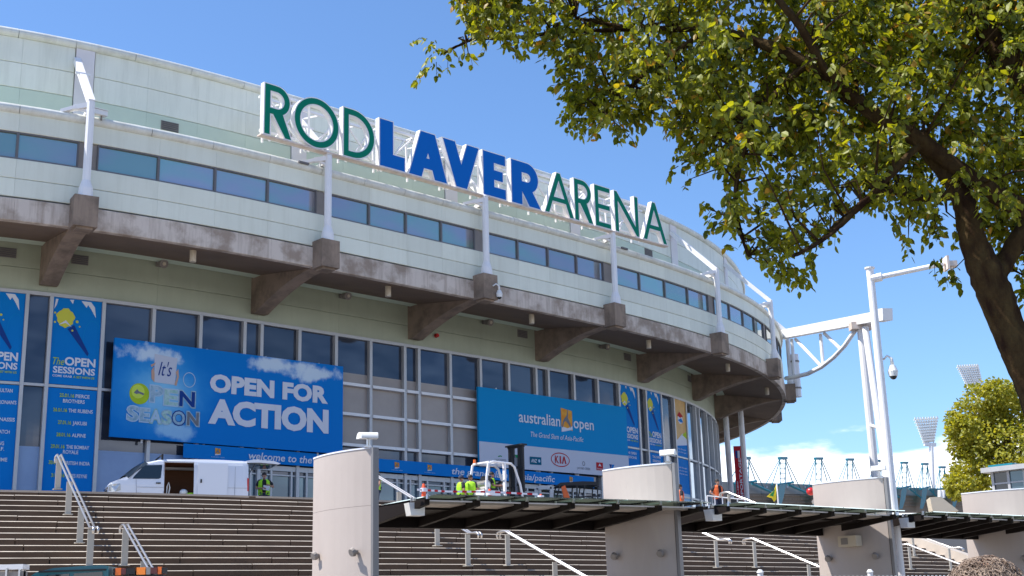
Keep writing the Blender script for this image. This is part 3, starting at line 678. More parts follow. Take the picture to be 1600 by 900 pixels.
put_text(B1, 'OPEN FOR', 4.50, 10.71, 11.79, 0.82, M_PRINTW, bd, bold=0.055, sp=1.03, d=0.03)
put_text(B1, 'ACTION', 4.47, 10.76, 10.37, 1.13, M_PRINTW, bd, bold=0.055, sp=1.0, d=0.03)
# the artwork's ball, placard, hands and puffy letters
put_poly(B1, disc((1.21, 11.39), 0.455, 28), M_LIME, bd, 'printed_ball', 0.012)
put_poly(B1, disc((1.14, 11.48), 0.30, 24), mat('print_lime_light', (0.58, 0.72, 0.06), 0.5), bd, 'ball_light', 0.016)
put_poly(B1, [(0.95, 11.42), (1.1, 11.58), (1.16, 11.50), (1.42, 11.42), (1.4, 11.34), (1.18, 11.40), (1.05, 11.36)], M_GREYPR, bd, 'ball_print', 0.022)
put_poly(B1, [(1.86, 11.96), (2.82, 11.93), (2.9, 13.12), (1.82, 13.20)], M_BOARDW, bd, 'placard', 0.014)
put_text(B1, "It's", 2.02, 2.66, 12.28, 0.60, M_NAVY, bd, bold=0.0, shear=0.35, d=0.026)
for pts in ([(1.70, 12.45), (1.80, 12.62), (1.86, 12.3), (1.86, 11.95), (1.72, 12.1)], [(2.84, 12.5), (2.96, 12.65), (3.0, 12.3), (2.9, 11.9), (2.8, 11.92), (2.9, 12.3)], [(1.66, 12.7), (1.88, 12.82), (1.84, 12.7), (1.7, 12.6)]):
    put_poly(B1, pts, mat('print_flesh', (0.55, 0.33, 0.24), 0.5), bd, 'printed_hand', 0.022)
put_ring(B1, (3.50, 12.22), 0.30, 0.34, 0.035, M_PRINTB, bd, 'printed_racket', 0.018)
mP = mat('print_puffy_shade', (0.18, 0.34, 0.48), 0.5, var=0.8, vscale=6, dark=(0.45, 0.60, 0.70)); mG = mat('print_puffy_green', (0.22, 0.45, 0.40), 0.5, var=0.8, vscale=7, dark=(0.5, 0.66, 0.70))
for ch, a, b, z, cap, m1, m2 in (('P', 1.70, 2.28, 11.10, .70, M_PRINTB, mP), ('E', 2.35, 2.98, 11.02, .68, M_PRINTB, mG), ('N', 3.06, 3.80, 11.02, .68, mP, M_NAVY),
        ('S', 0.70, 1.20, 10.22, .60, M_PRINTB, mP), ('E', 1.28, 1.70, 10.22, .55, M_PRINTB, mP), ('A', 1.74, 2.24, 10.2, .56, mG, M_PRINTB), ('S', 2.28, 2.72, 10.2, .56, mP, mG), ('O', 2.78, 3.36, 10.2, .58, M_NAVY, mP), ('N', 3.46, 4.02, 10.22, .58, mP, M_GREYPR)):
    put_text(B1, ch, a - 0.05, b + 0.05, z - 0.05, cap + 0.1, m1, bd, 'puffy_letter', bold=0.07, d=0.02)
    put_text(B1, ch, a, b, z, cap, m2, bd, 'puffy_letter', bold=0.03, d=0.026)
# board 2
B2 = Plane(2.39, 3.71, -4.7)
bd = thing('billboard', 'cyan blue billboard reading australian open above a white row of sponsor marks', 'billboard', B2.at(6.3, 9.45))
def b2z(t, z): return z + 0.013 * t
obj('board', MB().add([B2.at(t, b2z(t, z), d) for d in (-0.12, 0.0) for t, z in ((-0.05, 9.44), (12.6, 9.44), (12.6, 13.63), (-0.05, 13.63))], [(0, 1, 2, 3), (7, 6, 5, 4), (0, 4, 5, 1), (1, 5, 6, 2), (2, 6, 7, 3), (3, 7, 4, 0)]), M_BOARD2, bd)
for t in (1.5, 4.6, 7.9, 11.0):
    mb = MB(); mb.bar(B2.at(t, 9.3, -0.16), B2.at(t, 13.75, -0.16), 0.08, 0.08); mb.bar(B2.at(t, 11.5, -0.16), B2.at(t, 11.5, -0.5), 0.08, 0.08); obj('board_support', mb, M_MULL, bd)
obj('sponsor_strip', MB().add([B2.at(t, b2z(t, z), 0.008) for t, z in ((-0.05, 9.44), (12.6, 9.44), (12.6, 10.72), (-0.05, 10.73))], [(0, 1, 2, 3)]), M_BOARDW, bd)
put_text(B2, 'australian', 3.04, 6.48, 12.03, 0.62, M_PRINTW, bd, bold=0.012, d=0.03, slope=0.013)
put_text(B2, 'open', 7.63, 9.44, 12.10, 0.62, M_PRINTW, bd, bold=0.012, d=0.03, slope=0.013)
person_logo(B2, 6.58, 11.92, 0.96, 1.24, bd)
put_text(B2, 'The Grand Slam of Asia-Pacific', 3.97, 8.46, 11.31, 0.27, M_PRINTW, bd, shear=0.22, d=0.03, slope=0.013, bold=0.004)
put_text(B2, 'LACOSTE', 1.09, 1.94, 9.76, 0.14, M_GREYPR, bd, d=0.03, slope=0.013)
put_poly(B2, [(1.32, 10.02), (1.42, 10.08), (1.55, 10.10), (1.66, 10.06), (1.6, 10.02), (1.5, 10.05), (1.4, 10.0)], M_GREENP, bd)
put_poly(B2, [(2.47, 9.78), (3.27, 9.80), (3.27, 10.24), (2.47, 10.22)], M_GREENP, bd)
put_poly(B2, [(3.83, 9.78), (4.79, 9.80), (4.79, 10.23), (3.83, 10.21)], M_TEALP, bd); put_text(B2, 'ANZ', 3.93, 4.42, 9.90, 0.20, M_PRINTW, bd, bold=0.02, shear=0.2, d=0.034)
put_poly(B2, disc((4.60, 10.02), 0.09, 10), M_PRINTB, bd, d=0.03)
put_ring(B2, (6.39, 10.21), 0.80, 0.40, 0.055, M_RED, bd)
put_text(B2, 'K', 5.93, 6.25, 10.00, 0.42, M_RED, bd, bold=0.015, d=0.03); put_text(B2, 'I', 6.33, 6.43, 10.00, 0.42, M_RED, bd, bold=0.015, d=0.03)
put_poly(B2, [(6.50, 10.00), (6.66, 10.42), (6.74, 10.42), (6.90, 10.00), (6.79, 10.00), (6.70, 10.27), (6.60, 10.00)], M_RED, bd, 'lettering', 0.03)
put_text(B2, "JACOB'S CREEK", 7.81, 8.98, 9.79, 0.12, M_GREYPR, bd, d=0.03, slope=0.013)
put_ring(B2, (8.40, 10.14), 0.13, 0.13, 0.035, M_GREYPR, bd, n=12)
put_poly(B2, [(9.53, 9.84), (10.14, 9.85), (10.14, 10.30), (9.53, 10.29)], M_RED, bd); put_text(B2, 'Emirates', 9.58, 10.09, 9.89, 0.09, M_PRINTW, bd, d=0.03); put_poly(B2, [(9.7, 10.06), (9.84, 10.25), (9.98, 10.06), (9.84, 10.1)], M_PRINTW, bd, d=0.03)
put_poly(B2, [(10.72, 10.26), (10.98, 10.26), (10.86, 9.98)], M_NAVY, bd); put_poly(B2, [(11.0, 10.26), (11.22, 10.26), (10.98, 9.95), (10.9, 10.0)], M_BANNER, bd); put_text(B2, 'VICTORIA', 10.9, 11.6, 9.86, 0.10, M_NAVY, bd, d=0.03)
# posters behind the mullions
def poster(s0, s1, kind, label, lines=None, z_low=PZ):
    p = Plane(s0 + 0.009, s1 - 0.009, -5.12); L = p.L
    t = thing('poster', label, 'poster', p.at(L / 2, PZ), group='tall posters on the glass wall')
    f = lambda a: a * L / 2.28
    if kind == 'list' or kind == 'ball':
        obj('sheet', board_box(p, 0, L, 11.58, GT - 0.06, -0.03, 0), M_BANNER, t)
        put_poly(p, [(f(.10), 15.2), (f(.05), 14.75), (f(.16), 14.95), (f(.22), 15.2)], M_PRINTW, t, d=.012); put_poly(p, [(f(.75), 15.22), (f(.9), 15.05), (f(.95), 15.24)], M_PRINTW, t, d=.012)
        put_poly(p, [(f(1.30), 15.22), (f(1.55), 14.95), (f(1.62), 15.08), (f(1.78), 14.9), (f(2.02), 14.55), (f(1.95), 15.0), (f(1.75), 15.22)], M_PRINTW, t, d=.012)
        put_poly(p, [(f(.72), 13.95), (f(1.02), 14.15), (f(1.78), 12.98), (f(1.72), 12.86)], M_NAVY, t, 'racket_handle', .012)
        bl = [(f(.60) + f(.42) * (1 + .16 * math.sin(5 * a) + .1 * math.sin(9 * a + 1)) * math.cos(a), 14.42 + .42 * (1 + .14 * math.sin(4 * a + 2) + .1 * math.sin(11 * a)) * math.sin(a)) for a in [2 * math.pi * i / 40 for i in range(40)]]
        bl = [(f(.60) + f(.42) * (1 + .07 * math.sin(5 * a) + .05 * math.sin(9 * a + 1)) * math.cos(a), 14.42 + .40 * (1 + .06 * math.sin(4 * a + 2) + .05 * math.sin(11 * a)) * math.sin(a)) for a in [2 * math.pi * i / 40 for i in range(40)]]
        put_poly(p, bl, M_YEL, t, 'printed_ball', .016)
        for (x, z, r) in ((1.15, 14.3, .07), (.12, 14.2, .05), (.95, 13.9, .05), (1.28, 14.1, .04), (.1, 14.6, .05)): put_poly(p, disc((f(x), z), f(r), 8), M_YEL, t, 'splash', .016)
        put_poly(p, [(f(.3), 14.10), (f(.62), 14.2), (f(.9), 14.05), (f(.62), 14.32)], M_PRINTW, t, 'ball_seam', .02)
        put_ring(p, (f(1.9), 13.6), f(.42), .8, .012, M_BOARD2, t, 'racket_outline', .010)
        put_text(p, 'The', f(.14), f(.66), 12.40, .30, M_LIME, t, shear=.3, d=.02); put_text(p, 'OPEN', f(.68), f(2.12), 12.40, .36, M_PRINTW, t, bold=.035, d=.02)
        put_text(p, 'SESSIONS', f(.17), f(2.12), 12.05, .28, M_PRINTW, t, bold=.03, d=.02)
        put_text(p, 'COME GRAB', f(.16), f(1.05), 11.89, .09, M_PRINTW, t, bold=.02, d=.02); put_text(p, 'A SET WITH US', f(1.12), f(2.1), 11.89, .09, M_LIME, t, bold=.02, d=.02)
        obj('sheet', board_box(p, 0, L, z_low, 11.42, -0.03, 0), M_BANNER, t)
        for q in (lines or []):
            z = q[0]
            if q[1]: put_text(p, q[1], f(q[2]), f(q[3]), z, .15, M_LIME, t, bold=.02, d=.02)
            if q[4]: put_text(p, q[4], f(q[5]), f(q[6]), z, .15, M_PRINTW, t, bold=.02, d=.02)
    else:
        mo = mat('poster_ochre', (0.62, 0.34, 0.07), 0.5, var=.4, vscale=2)
        obj('sheet', board_box(p, 0, L, 12.55, GT - 0.06, -0.03, 0), mo, t); obj('sheet', board_box(p, 0, L, 11.58, 12.55, -0.03, 0), M_BANNER, t)
        put_poly(p, [(0.05, 12.5), (f(1.4), 13.1), (f(2.2), 12.85), (f(2.2), 12.4), (0.05, 12.2)], M_PRINTW, t, d=.012); put_poly(p, [(f(1.3), 13.0), (f(2.2), 13.3), (f(2.2), 12.8)], M_LIME, t, d=.014)
        put_poly(p, [(f(.5), 14.2), (f(1.0), 14.5), (f(1.7), 14.25), (f(1.1), 14.1)], M_RED, t, d=.012); put_poly(p, [(f(.6), 13.9), (f(1.3), 14.1), (f(1.7), 13.85), (f(1.2), 13.8)], M_BANNER, t, d=.012); put_poly(p, disc((f(1.1), 14.0), f(.5), 16, .3), M_PRINTW, t, d=.008)
        obj('sheet', board_box(p, 0, L, 9.2, 11.42, -0.03, 0), M_BANNER, t); obj('sheet', board_box(p, 0, L, z_low, 9.2, -0.03, 0), mat('poster_pale_blue', (0.25, 0.48, 0.70), 0.5), t)
        for z in (12.0, 11.8, 10.8, 10.6, 10.4): put_text(p, 'play the open', f(.3), f(1.9), z, .10, M_PRINTW, t, d=.02)
LST = [(11.06, '25.01.16', .55, 1.22, 'PIERCE', 1.28, 1.93), (10.83, None, 0, 0, 'BROTHERS', .72, 1.72), (10.44, '26.01.16', .30, .93, 'THE RUBENS', 1.0, 2.12), (9.93, '27.01.16', .55, 1.15, 'JAKUBI', 1.22, 1.87), (9.42, '28.01.16', .52, 1.15, 'ALPINE', 1.22, 1.86),
       (8.93, '29.01.16', .30, .92, 'THE BOMBAY', .99, 2.05), (8.72, None, 0, 0, 'ROYALE', .86, 1.56), (8.27, '30.01.16', .25, .88, 'BRITISH INDIA', .95, 2.12), (7.75, '31.01.16', .40, 1.0, 'JAMES REYNE', 1.06, 2.02)]
LSR = [(11.10, None, 0, 0, 'SULTAN', 1.30, 1.98), (10.62, None, 0, 0, "RONAN'S", 1.35, 2.20), (10.40, None, 0, 0, 'D', 1.28, 1.40), (9.92, None, 0, 0, 'NASSIS', 1.45, 2.18), (9.42, None, 0, 0, 'MATCH', 1.35, 1.98), (8.95, None, 0, 0, 'NG', 1.50, 1.75), (8.73, None, 0, 0, 'I.F.', 1.50, 1.78), (8.30, None, 0, 0, 'TIME', 1.45, 1.96)]
poster(-0.009, 0.240, 'list', 'tall blue poster with a yellow ball listing the concert dates, second poster from the left', LST)
poster(-0.355, -0.122, 'list', 'tall blue concert poster cut off by the left edge of the photo', LSR)
LSX = [(11.1, None, 0, 0, 'THE OPEN', .5, 1.8), (10.85, None, 0, 0, 'SESSIONS', .5, 1.8), (10.2, '22.01.16', .4, 1.9, None, 0, 0), (9.9, None, 0, 0, 'LIVE MUSIC', .4, 1.9)]
poster(3.698, 3.931, 'ball', 'tall blue poster half hidden behind the right end of the cyan billboard', LSX, 8.97)
poster(4.034, 4.257, 'ball', 'tall blue poster with a yellow ball, right of the cyan billboard and a dark pane', LSX, 8.97)
poster(4.471, 4.710, 'ochre', 'tall ochre and blue poster, rightmost on the curving glass wall')
# ribbon banners above the doors
class Ring:
    def __init__(s, s0, o): s.s0 = s0; s.o = o
    def at(s, t, z, d=0.0): return P3(s.s0 + t / 10, s.o + d, z)
def ribbon(s0, s1, label, texts, logos):
    r = Ring(s0, -4.9); L = (s1 - s0) * 10
    t = thing('banner', label, 'banner', P3((s0 + s1) / 2, -4.9, 8.8), group='blue ribbon banners over the entrance doors')
    obj('cloth', cbox(s0, s1, 8.80, 9.42, -4.93, -4.9, 24), M_BANNER, t)
    for txt, a, b in texts: put_text(r, txt, (a - s0) * 10, (b - s0) * 10, 8.93, 0.33, M_PRINTW, t, shear=.18, bold=.014, d=.03)
    for a in logos: person_logo(r, (a - s0) * 10 - .14, 9.02, .28, .30, t, .02)
    for a in logos: put_text(r, 'australian open', (a - s0) * 10 - .35, (a - s0) * 10 + .35, 8.90, 0.05, M_PRINTB, t, d=.03)
ribbon(0.655, 1.72, 'blue banner reading welcome to the australian open, under the cloud billboard', [('welcome to the australian open', 0.992, 1.69)], (0.83,))
ribbon(1.724, 3.36, 'blue banner reading the grand slam of asia/pacific, under the cyan billboard', [('the grand slam of asia/pacific', 2.203, 2.995)], (1.844, 2.055, 3.141))

# ------------------------------------------------------------------ pylons and glass canopies at the foot of the stairs
UZ = Vector((0, 0, 1))
def onz(px, py, z):
    v = RT * ((px - 800) / FPX) + DW * ((py - 450) / FPX) + FW; t = (z - EYE) / v.z; return Vector((v.x * t, v.y * t, z))
PYL = [((-3.39, 21.37), (-2.23, 20.11), 'tall pale pylon with curved top standing free left of the first canopy'), ((1.62, 24.37), (2.89, 23.34), 'pale pylon rising through the right end of the first canopy'),
       ((6.44, 28.17), (7.74, 26.95), 'pale pylon beside the white lamp pole, with a box lamp under the canopy'), ((10.83, 31.58), (12.15, 30.45), 'pale pylon at the right edge behind the curly head')]
def curve_slab(l, r, z0, z1, thick, sag, n=10, ext=0.0):
    l = Vector((*l, 0)); r = Vector((*r, 0)); u = (r - l).normalized(); nn = Vector((u.y, -u.x, 0)); nn = -nn if nn.dot(Vector((0, -1, 0))) < 0 else nn
    mb = MB(); vs = []
    for i in range(n + 1):
        f = i / n; b = l.lerp(r, f) + nn * sag * 4 * f * (1 - f)
        for q, z in ((0, z0), (0, z1), (-thick, z1), (-thick, z0)): vs.append(b + nn * (q + ext * (1 if q == 0 else -1)) + UZ * z)
    fs = [(i * 4 + k, (i + 1) * 4 + k, (i + 1) * 4 + (k + 1) % 4, i * 4 + (k + 1) % 4) for i in range(n) for k in range(4)] + [(0, 1, 2, 3), (n * 4 + 3, n * 4 + 2, n * 4 + 1, n * 4)]
    return mb.add(vs, fs), u, nn
for i, (l, r, lab) in enumerate(PYL):
    t = thing('pylon', lab, 'pylon', (l[0] * .5 + r[0] * .5, l[1] * .5 + r[1] * .5, 0), group='pale pylons between the canopies')
    lv, rv = Vector((*l, 0)), Vector((*r, 0)); u = (rv - lv).normalized()
    re = rv - u * 0.10
    for z0, z1 in ((0.0, 0.9), (0.904, 3.398), (3.402, 4.29)):
        mb, u, nn = curve_slab(l, (re.x, re.y), z0, z1, 0.08, 0.13); obj('panel', mb, M_PYL, t)
    mb, u, nn = curve_slab(l, (re.x, re.y), 4.291, 4.315, 0.08, 0.13, ext=0.01); obj('cap', mb, M_PRINTW, t)
    m = MB(); m.box(rv - u * 0.05 + UZ * 2.15 - nn * 0.04, (0.06, 0.11, 4.30), Matrix((u, nn, UZ)).transposed()); obj('end_plate', m, M_PYLE, t)
    m = MB(); m.box(rv - u * 0.09 + UZ * 2.15 - nn * 0.04, (0.03, 0.07, 4.28), Matrix((u, nn, UZ)).transposed()); obj('core', m, M_BLACK, t)
    for f, dz in ((0.18, 2.70), (0.80, 2.70)):
        b = lv.lerp(rv, f) + nn * (0.13 * 4 * f * (1 - f)) + UZ * dz; m = MB(); m.cyl(b, b + nn * 0.07, 0.035, 0.035, 10); m.cyl(b + nn * 0.07, b + nn * 0.12 - UZ * 0.02, 0.075, 0.06, 12)
        obj('spot_fitting', m, M_GREYP, t)
    if i == 2:
        b = lv.lerp(rv, .52) + nn * .26 + UZ * 3.02; m = MB(); m.box(b, (0.42, 0.24, 0.22), Matrix((u, nn, UZ)).transposed()); lo = obj('box_lamp', m, M_CREAM, t)
        m = MB(); m.box(b + nn * .125 - u * .06, (0.15, 0.02, 0.13), Matrix((u, nn, UZ)).transposed()); obj('lens', m, M_GREYP, lo)
    # half-round floodlight on top
    if i < 3:
        p = rv.lerp(lv, 0.10) + UZ * 4.315; ft = thing('floodlight', 'white half-round floodlight on top of the ' + ('tall free-standing left pylon', 'pylon at the first canopy end', 'pylon beside the lamp pole')[i], 'floodlight', p, group='half-round floodlights on the pylons')
        m = MB(); m.cyl(p, p + UZ * 0.13, 0.03, 0.03, 8); m.box(p + UZ * .01, (0.12, 0.12, 0.02)); obj('stem', m, M_STEEL, ft)
        ax = (u * .9 + Vector((0.35, 0.1, 0))).normalized() if i else Vector((0.96, 0.25, 0)); sd_ = Vector((ax.y, -ax.x, 0)); c = p + UZ * 0.13; m = MB(); vs = []
        n_ = 12
        for e in (-0.15, 0.15):
            for k in range(n_ + 1):
                a = math.pi * k / n_ ; vs.append(c + ax * e + sd_ * math.cos(a) * 0.085 + UZ * (math.sin(a) * 0.10 + 0.01) + ax * (0.03 * math.cos(a) if e < 0 else 0))
        m.add(vs, [(k, k + 1, n_ + 2 + k, n_ + 1 + k) for k in range(n_)] + [tuple(range(n_ + 1))[::-1], tuple(range(n_ + 1, 2 * n_ + 2)), (0, n_ + 1, 2 * n_ + 1, n_)]); obj('housing', m, M_CAM, ft)
BD = Vector((-0.55, 0.835, 0)); BLEN = 2.0
def canopy(tips, lab):
    t = thing('canopy', lab, 'canopy', tips[len(tips) // 2] * 1.0, group='glass canopies between the pylons'); n = len(tips)
    rowd = (tips[-1] - tips[0]).normalized(); zt = 3.5
    for p in tips:
        p = Vector((p.x, p.y, 0)); sdv = Vector((BD.y, -BD.x, 0)) * 0.045; m = MB()
        prof = [(0, 3.40), (0, 3.49), (BLEN, 3.49), (BLEN, 3.20), (BLEN * .5, 3.29)]
        m.prism(prof, -1, 1, lambda a, z, h: p + BD * a + sdv * h + UZ * z); b = obj('beam', m, M_CBEAM, t)
        m = MB(); m.cyl(p - BD * .02 + UZ * 3.49, p - BD * .02 + UZ * 3.57, .03, .02, 8); m.cyl(p + BD * .5 + UZ * 3.49, p + BD * .5 + UZ * 3.56, .025, .02, 8); obj('standoff', m, M_STEEL, b)
    a = tips[0] + BD * BLEN; b = tips[-1] + BD * BLEN
    m = MB(); m.bar(Vector((a.x, a.y, 3.37)) - rowd * .15, Vector((b.x, b.y, 3.37)) + rowd * .15, .16, .36); obj('spine', m, M_CBEAM, t)
    m = MB(); q = BD * .9; m.bar(Vector((a.x, a.y, 3.34)) - q * 1.02 - rowd * 0.0, Vector((b.x, b.y, 3.34)) - q * 1.02, .05, .05)
    for k in range(n - 1):
        A_, B_ = tips[k], tips[k + 1]; e = (B_ - A_).normalized() * .05; Z = lambda v, z: Vector((v.x, v.y, z))
        m = MB(); m.bar(Z(A_ + e + BD * .10, 3.475), Z(B_ - e + BD * .10, 3.475), .03, .022); obj('purlin', m, M_PRINTW, t)
        m = MB(); vs = [Z(A_ + e + BD * .30, 3.45), Z(B_ - e + BD * .30, 3.45), Z(B_ - e + BD * .80, 3.435), Z(A_ + e + BD * .80, 3.435)]
        m.add(vs + [v + UZ * .03 for v in vs], [(0, 1, 2, 3), (7, 6, 5, 4), (0, 4, 5, 1), (1, 5, 6, 2), (2, 6, 7, 3), (3, 7, 4, 0)]); obj('soffit_panel', m, M_CSOF, t)
        m = MB(); vs = [Z(A_ + e * .3 + BD * .81, 3.40), Z(B_ - e * .3 + BD * .81, 3.40), Z(B_ - e * .3 + BD * BLEN, 3.36), Z(A_ + e * .3 + BD * BLEN, 3.36)]
        m.add(vs + [v + UZ * .03 for v in vs], [(0, 1, 2, 3), (7, 6, 5, 4), (0, 4, 5, 1), (1, 5, 6, 2), (2, 6, 7, 3), (3, 7, 4, 0)]); obj('rear_panel', m, M_CBEAM, t)
        m = MB(); g_ = e * .2; vs = [Z(A_ + g_ - BD * .28, 3.53), Z(B_ - g_ - BD * .28, 3.53), Z(B_ - g_ + BD * 1.6, 3.525), Z(A_ + g_ + BD * 1.6, 3.525)]
        m.add(vs + [v + UZ * .014 for v in vs], [(0, 1, 2, 3), (7, 6, 5, 4), (0, 4, 5, 1), (1, 5, 6, 2), (2, 6, 7, 3), (3, 7, 4, 0)]); obj('glass_panel', m, M_CGLASS, t)
    p = tips[0] + BD * .42; m = MB(); c = Vector((p.x, p.y, 3.36)); R = Matrix((rowd, Vector((rowd.y, -rowd.x, 0)), UZ)).transposed()
    ft = thing('floodlight', 'cream box floodlight hanging under ' + lab.split(',')[0], 'floodlight', c + UZ * .14, group='box floodlights under the canopies')
    m.prism([(-.14, .10), (.15, .12), (.14, -.10), (-.10, -.10)], -.09, .09, lambda a, b, h: c + rowd * a + UZ * b + Vector((rowd.y, -rowd.x, 0)) * h); obj('housing', m, M_CAM, ft)
    m = MB(); m.box(c + UZ * .13, (.04, .04, .12), R); obj('bracket', m, M_STEEL, ft)
def tipline(a, b, n): return [a.lerp(b, k / (n - 1)) for k in range(n)]
C3a, C3b = onz(1441, 804, 3.5), onz(1581, 810, 3.5)
canopy(tipline(Vector((-1.43, 20.35, 3.5)), Vector((3.28, 23.2, 3.5)), 7), 'the dark beamed glass canopy right of the tall free-standing pylon')
canopy(tipline(Vector((3.78, 23.3, 3.5)), Vector((7.67, 26.45, 3.5)), 6), 'the dark beamed glass canopy left of the white lamp pole')
canopy(tipline(C3a, C3a + (C3b - C3a) * 1.5, 7), 'the dark beamed glass canopy cut off by the right edge')

# ------------------------------------------------------------------ stair handrails
SLO = RIS / TRD
def handrail(rows, posts, lab):
    """local frame: +x runs down the stairs; origin at the nosing of the first row"""
    t = thing('handrail', lab, 'handrail', group='steel handrails on the stairs')
    L = rows * TRD
    for r_ in posts:
        x = r_ * TRD; m = MB(); m.box((x, 0, -x * SLO + 0.36), (0.03, 0.13, 0.74)); m.box((x, 0, -x * SLO - 0.005), (.16, .2, .02)); obj('post', m, M_POST, t, world=False)
    for sy in (-.045, .045):
        z = lambda x: -x * SLO + 0.80
        pts = [(-0.34, sy, z(0) - .13), (-0.38, sy, z(0) - .06), (-0.34, sy, z(0)), (-.22, sy, z(0) + .02), (-0.02, sy, z(0) + .02), (.1, sy, z(.1))] + [(L * k / 8, sy, z(L * k / 8)) for k in range(1, 9)] + [(L + .12, sy, z(L) - .01), (L + .34, sy, z(L) - .01), (L + .42, sy, z(L) - .06), (L + .40, sy, z(L) - .14)]
        m = MB(); m.tube(pts, .024, 8); obj('rail', m, M_STEEL, t, smooth=True, world=False)
    return t
def put_rail(t, s, row):
    o = O0 + row * TRD; p = P3(s, o, Z0 - row * RIS); n = frame(s)[1]; t.location = p; t.rotation_euler = (0, 0, math.atan2(n.y, n.x))
up = handrail(14, (0, 5, 10, 13.7), 'upper steel handrail below the tall blue date poster, left end of the stairs')
lowr = handrail(14, (0, 5, 10, 13.7), 'lower steel handrail above the teal truck roof')
ups = [(-.303, up), (.25, 'upper steel handrail starting right of the tall free-standing pylon'), (1.56, 'upper steel handrail topping out behind the second canopy'), (2.12, 'upper steel handrail nearest the cheek wall')]
lows = [(-.262, lowr), (.332, 'lower steel handrail left of the second pylon'), (1.045, 'lower steel handrail left of the third pylon'), (1.87, 'lower steel handrail right of the lamp pole')]
for s, q in ups:
    t = q if not isinstance(q, str) else dup(up, (0, 0, 0), 0, q)
    put_rail(t, s, -0.4)
mid = handrail(9, (0.2, 4.6, 8.7), 'short upper steel handrail emerging under the canopy just right of the second pylon'); put_rail(mid, .895, 4.6)
for s, q in lows:
    t = q if not isinstance(q, str) else dup(lowr, (0, 0, 0), 0, q)
    put_rail(t, s, 13.2)

# ------------------------------------------------------------------ lamp pole, dome cameras
def dome_cam(p, dirv, lab, arm=0.35, k=1.0):
    t = thing('dome_camera', lab, 'camera', p); d = Vector(dirv).normalized()
    m = MB(); m.tube([p, p + d * arm * .5 + UZ * .12 * k, p + d * arm + UZ * .02 * k, p + d * arm - UZ * .22 * k], [.035 * k, .035 * k, .045 * k, .06 * k], 8); obj('arm', m, M_CAM, t, smooth=True)
    c = p + d * arm - UZ * .38 * k; m = MB(); m.cyl(c + UZ * .18 * k, c, .09 * k, .16 * k, 14); m.cyl(c, c - UZ * .16 * k, .16 * k, .13 * k, 14); obj('housing', m, M_CAM, t)
    m = MB(); m.ball(c - UZ * .15 * k, .115 * k, 12, 8); obj('dome', m, M_GLASSD, t, smooth=True)
pb_ = at(1382, 650, 28.2); ptop = at(1359, 420, 28.2).z
t = thing('lamp_pole', 'tall white steel pole with a long side arm right of the third pylon', 'pole', (pb_.x, pb_.y, 0))
m = MB(); m.cyl((pb_.x, pb_.y, 0), (pb_.x, pb_.y, ptop), .105, .085, 16); m.cyl((pb_.x, pb_.y, ptop), (pb_.x, pb_.y, ptop + .03), .115, .115, 16); obj('shaft', m, M_WHITE, t, smooth=False)
a0 = Vector((pb_.x, pb_.y, at(1362, 436, 28.2).z)); a1 = at(1475, 412, 27.6)
m = MB(); m.cyl(a0, a1, .06, .055, 12); m.cyl(a0 - (a1 - a0).normalized() * 0.0, a0 + (a1 - a0).normalized() * .25, .1, .1, 12); obj('arm', m, M_WHITE, t)
m = MB(); m.box(a1 + Vector((.05, 0, 0)), (.05, .3, .3)); m.box(a1 + Vector((.16, 0, -.02)), (.2, .22, .12)); obj('end_plate', m, M_RUST, t)
dome_cam(a1 + Vector((.12, 0, -.06)), (1, 0, 0), 'white dome camera hanging at the end of the pole arm', .03, .55)
dome_cam(Vector((pb_.x + .1, pb_.y, at(1382, 562, 28.2).z)), (1, -.2, 0), 'white dome camera on the shaft of the lamp pole', .18, .72)
uu, nn_ = frame(1.98)
dome_cam(P3(1.98, .83, 17.35) + uu * .1, nn_ * .4 + uu, 'white dome camera on the stained concrete block of the third strut from the left', .32, 1.0)
def bullet_cam(p, d, lab, k=1.0):
    t = thing('bullet_camera', lab, 'camera', p); d = Vector(d).normalized(); m = MB(); m.bar(p, p + UZ * .25 * k, .06 * k, .06 * k); obj('bracket', m, M_GREYP, t)
    m = MB(); m.bar(p + UZ * .3 * k - d * .2 * k, p + UZ * .25 * k + d * .45 * k, .26 * k, .2 * k); m.bar(p + UZ * .42 * k - d * .2 * k, p + UZ * .38 * k + d * .55 * k, .32 * k, .03 * k); obj('housing', m, M_CAM, t)
bullet_cam(P3(0.02, .22, 21.35), -frame(0)[0] * .9 + frame(0)[1] * .3, 'white bullet camera on the balcony gutter beside the leftmost strut', 1.0)
for s, q in ((.93, 'dark slot lamp on the gutter left of the second strut'), (3.07, 'dark slot lamp on the gutter right of the fourth strut')):
    m = MB(); u_, n_ = frame(s); m.box(P3(s, .22, 21.42), (.52, .10, .09), Matrix((u_, n_, UZ)).transposed()); tag(obj('slot_lamp', m, M_FRAMED), q, 'lamp')

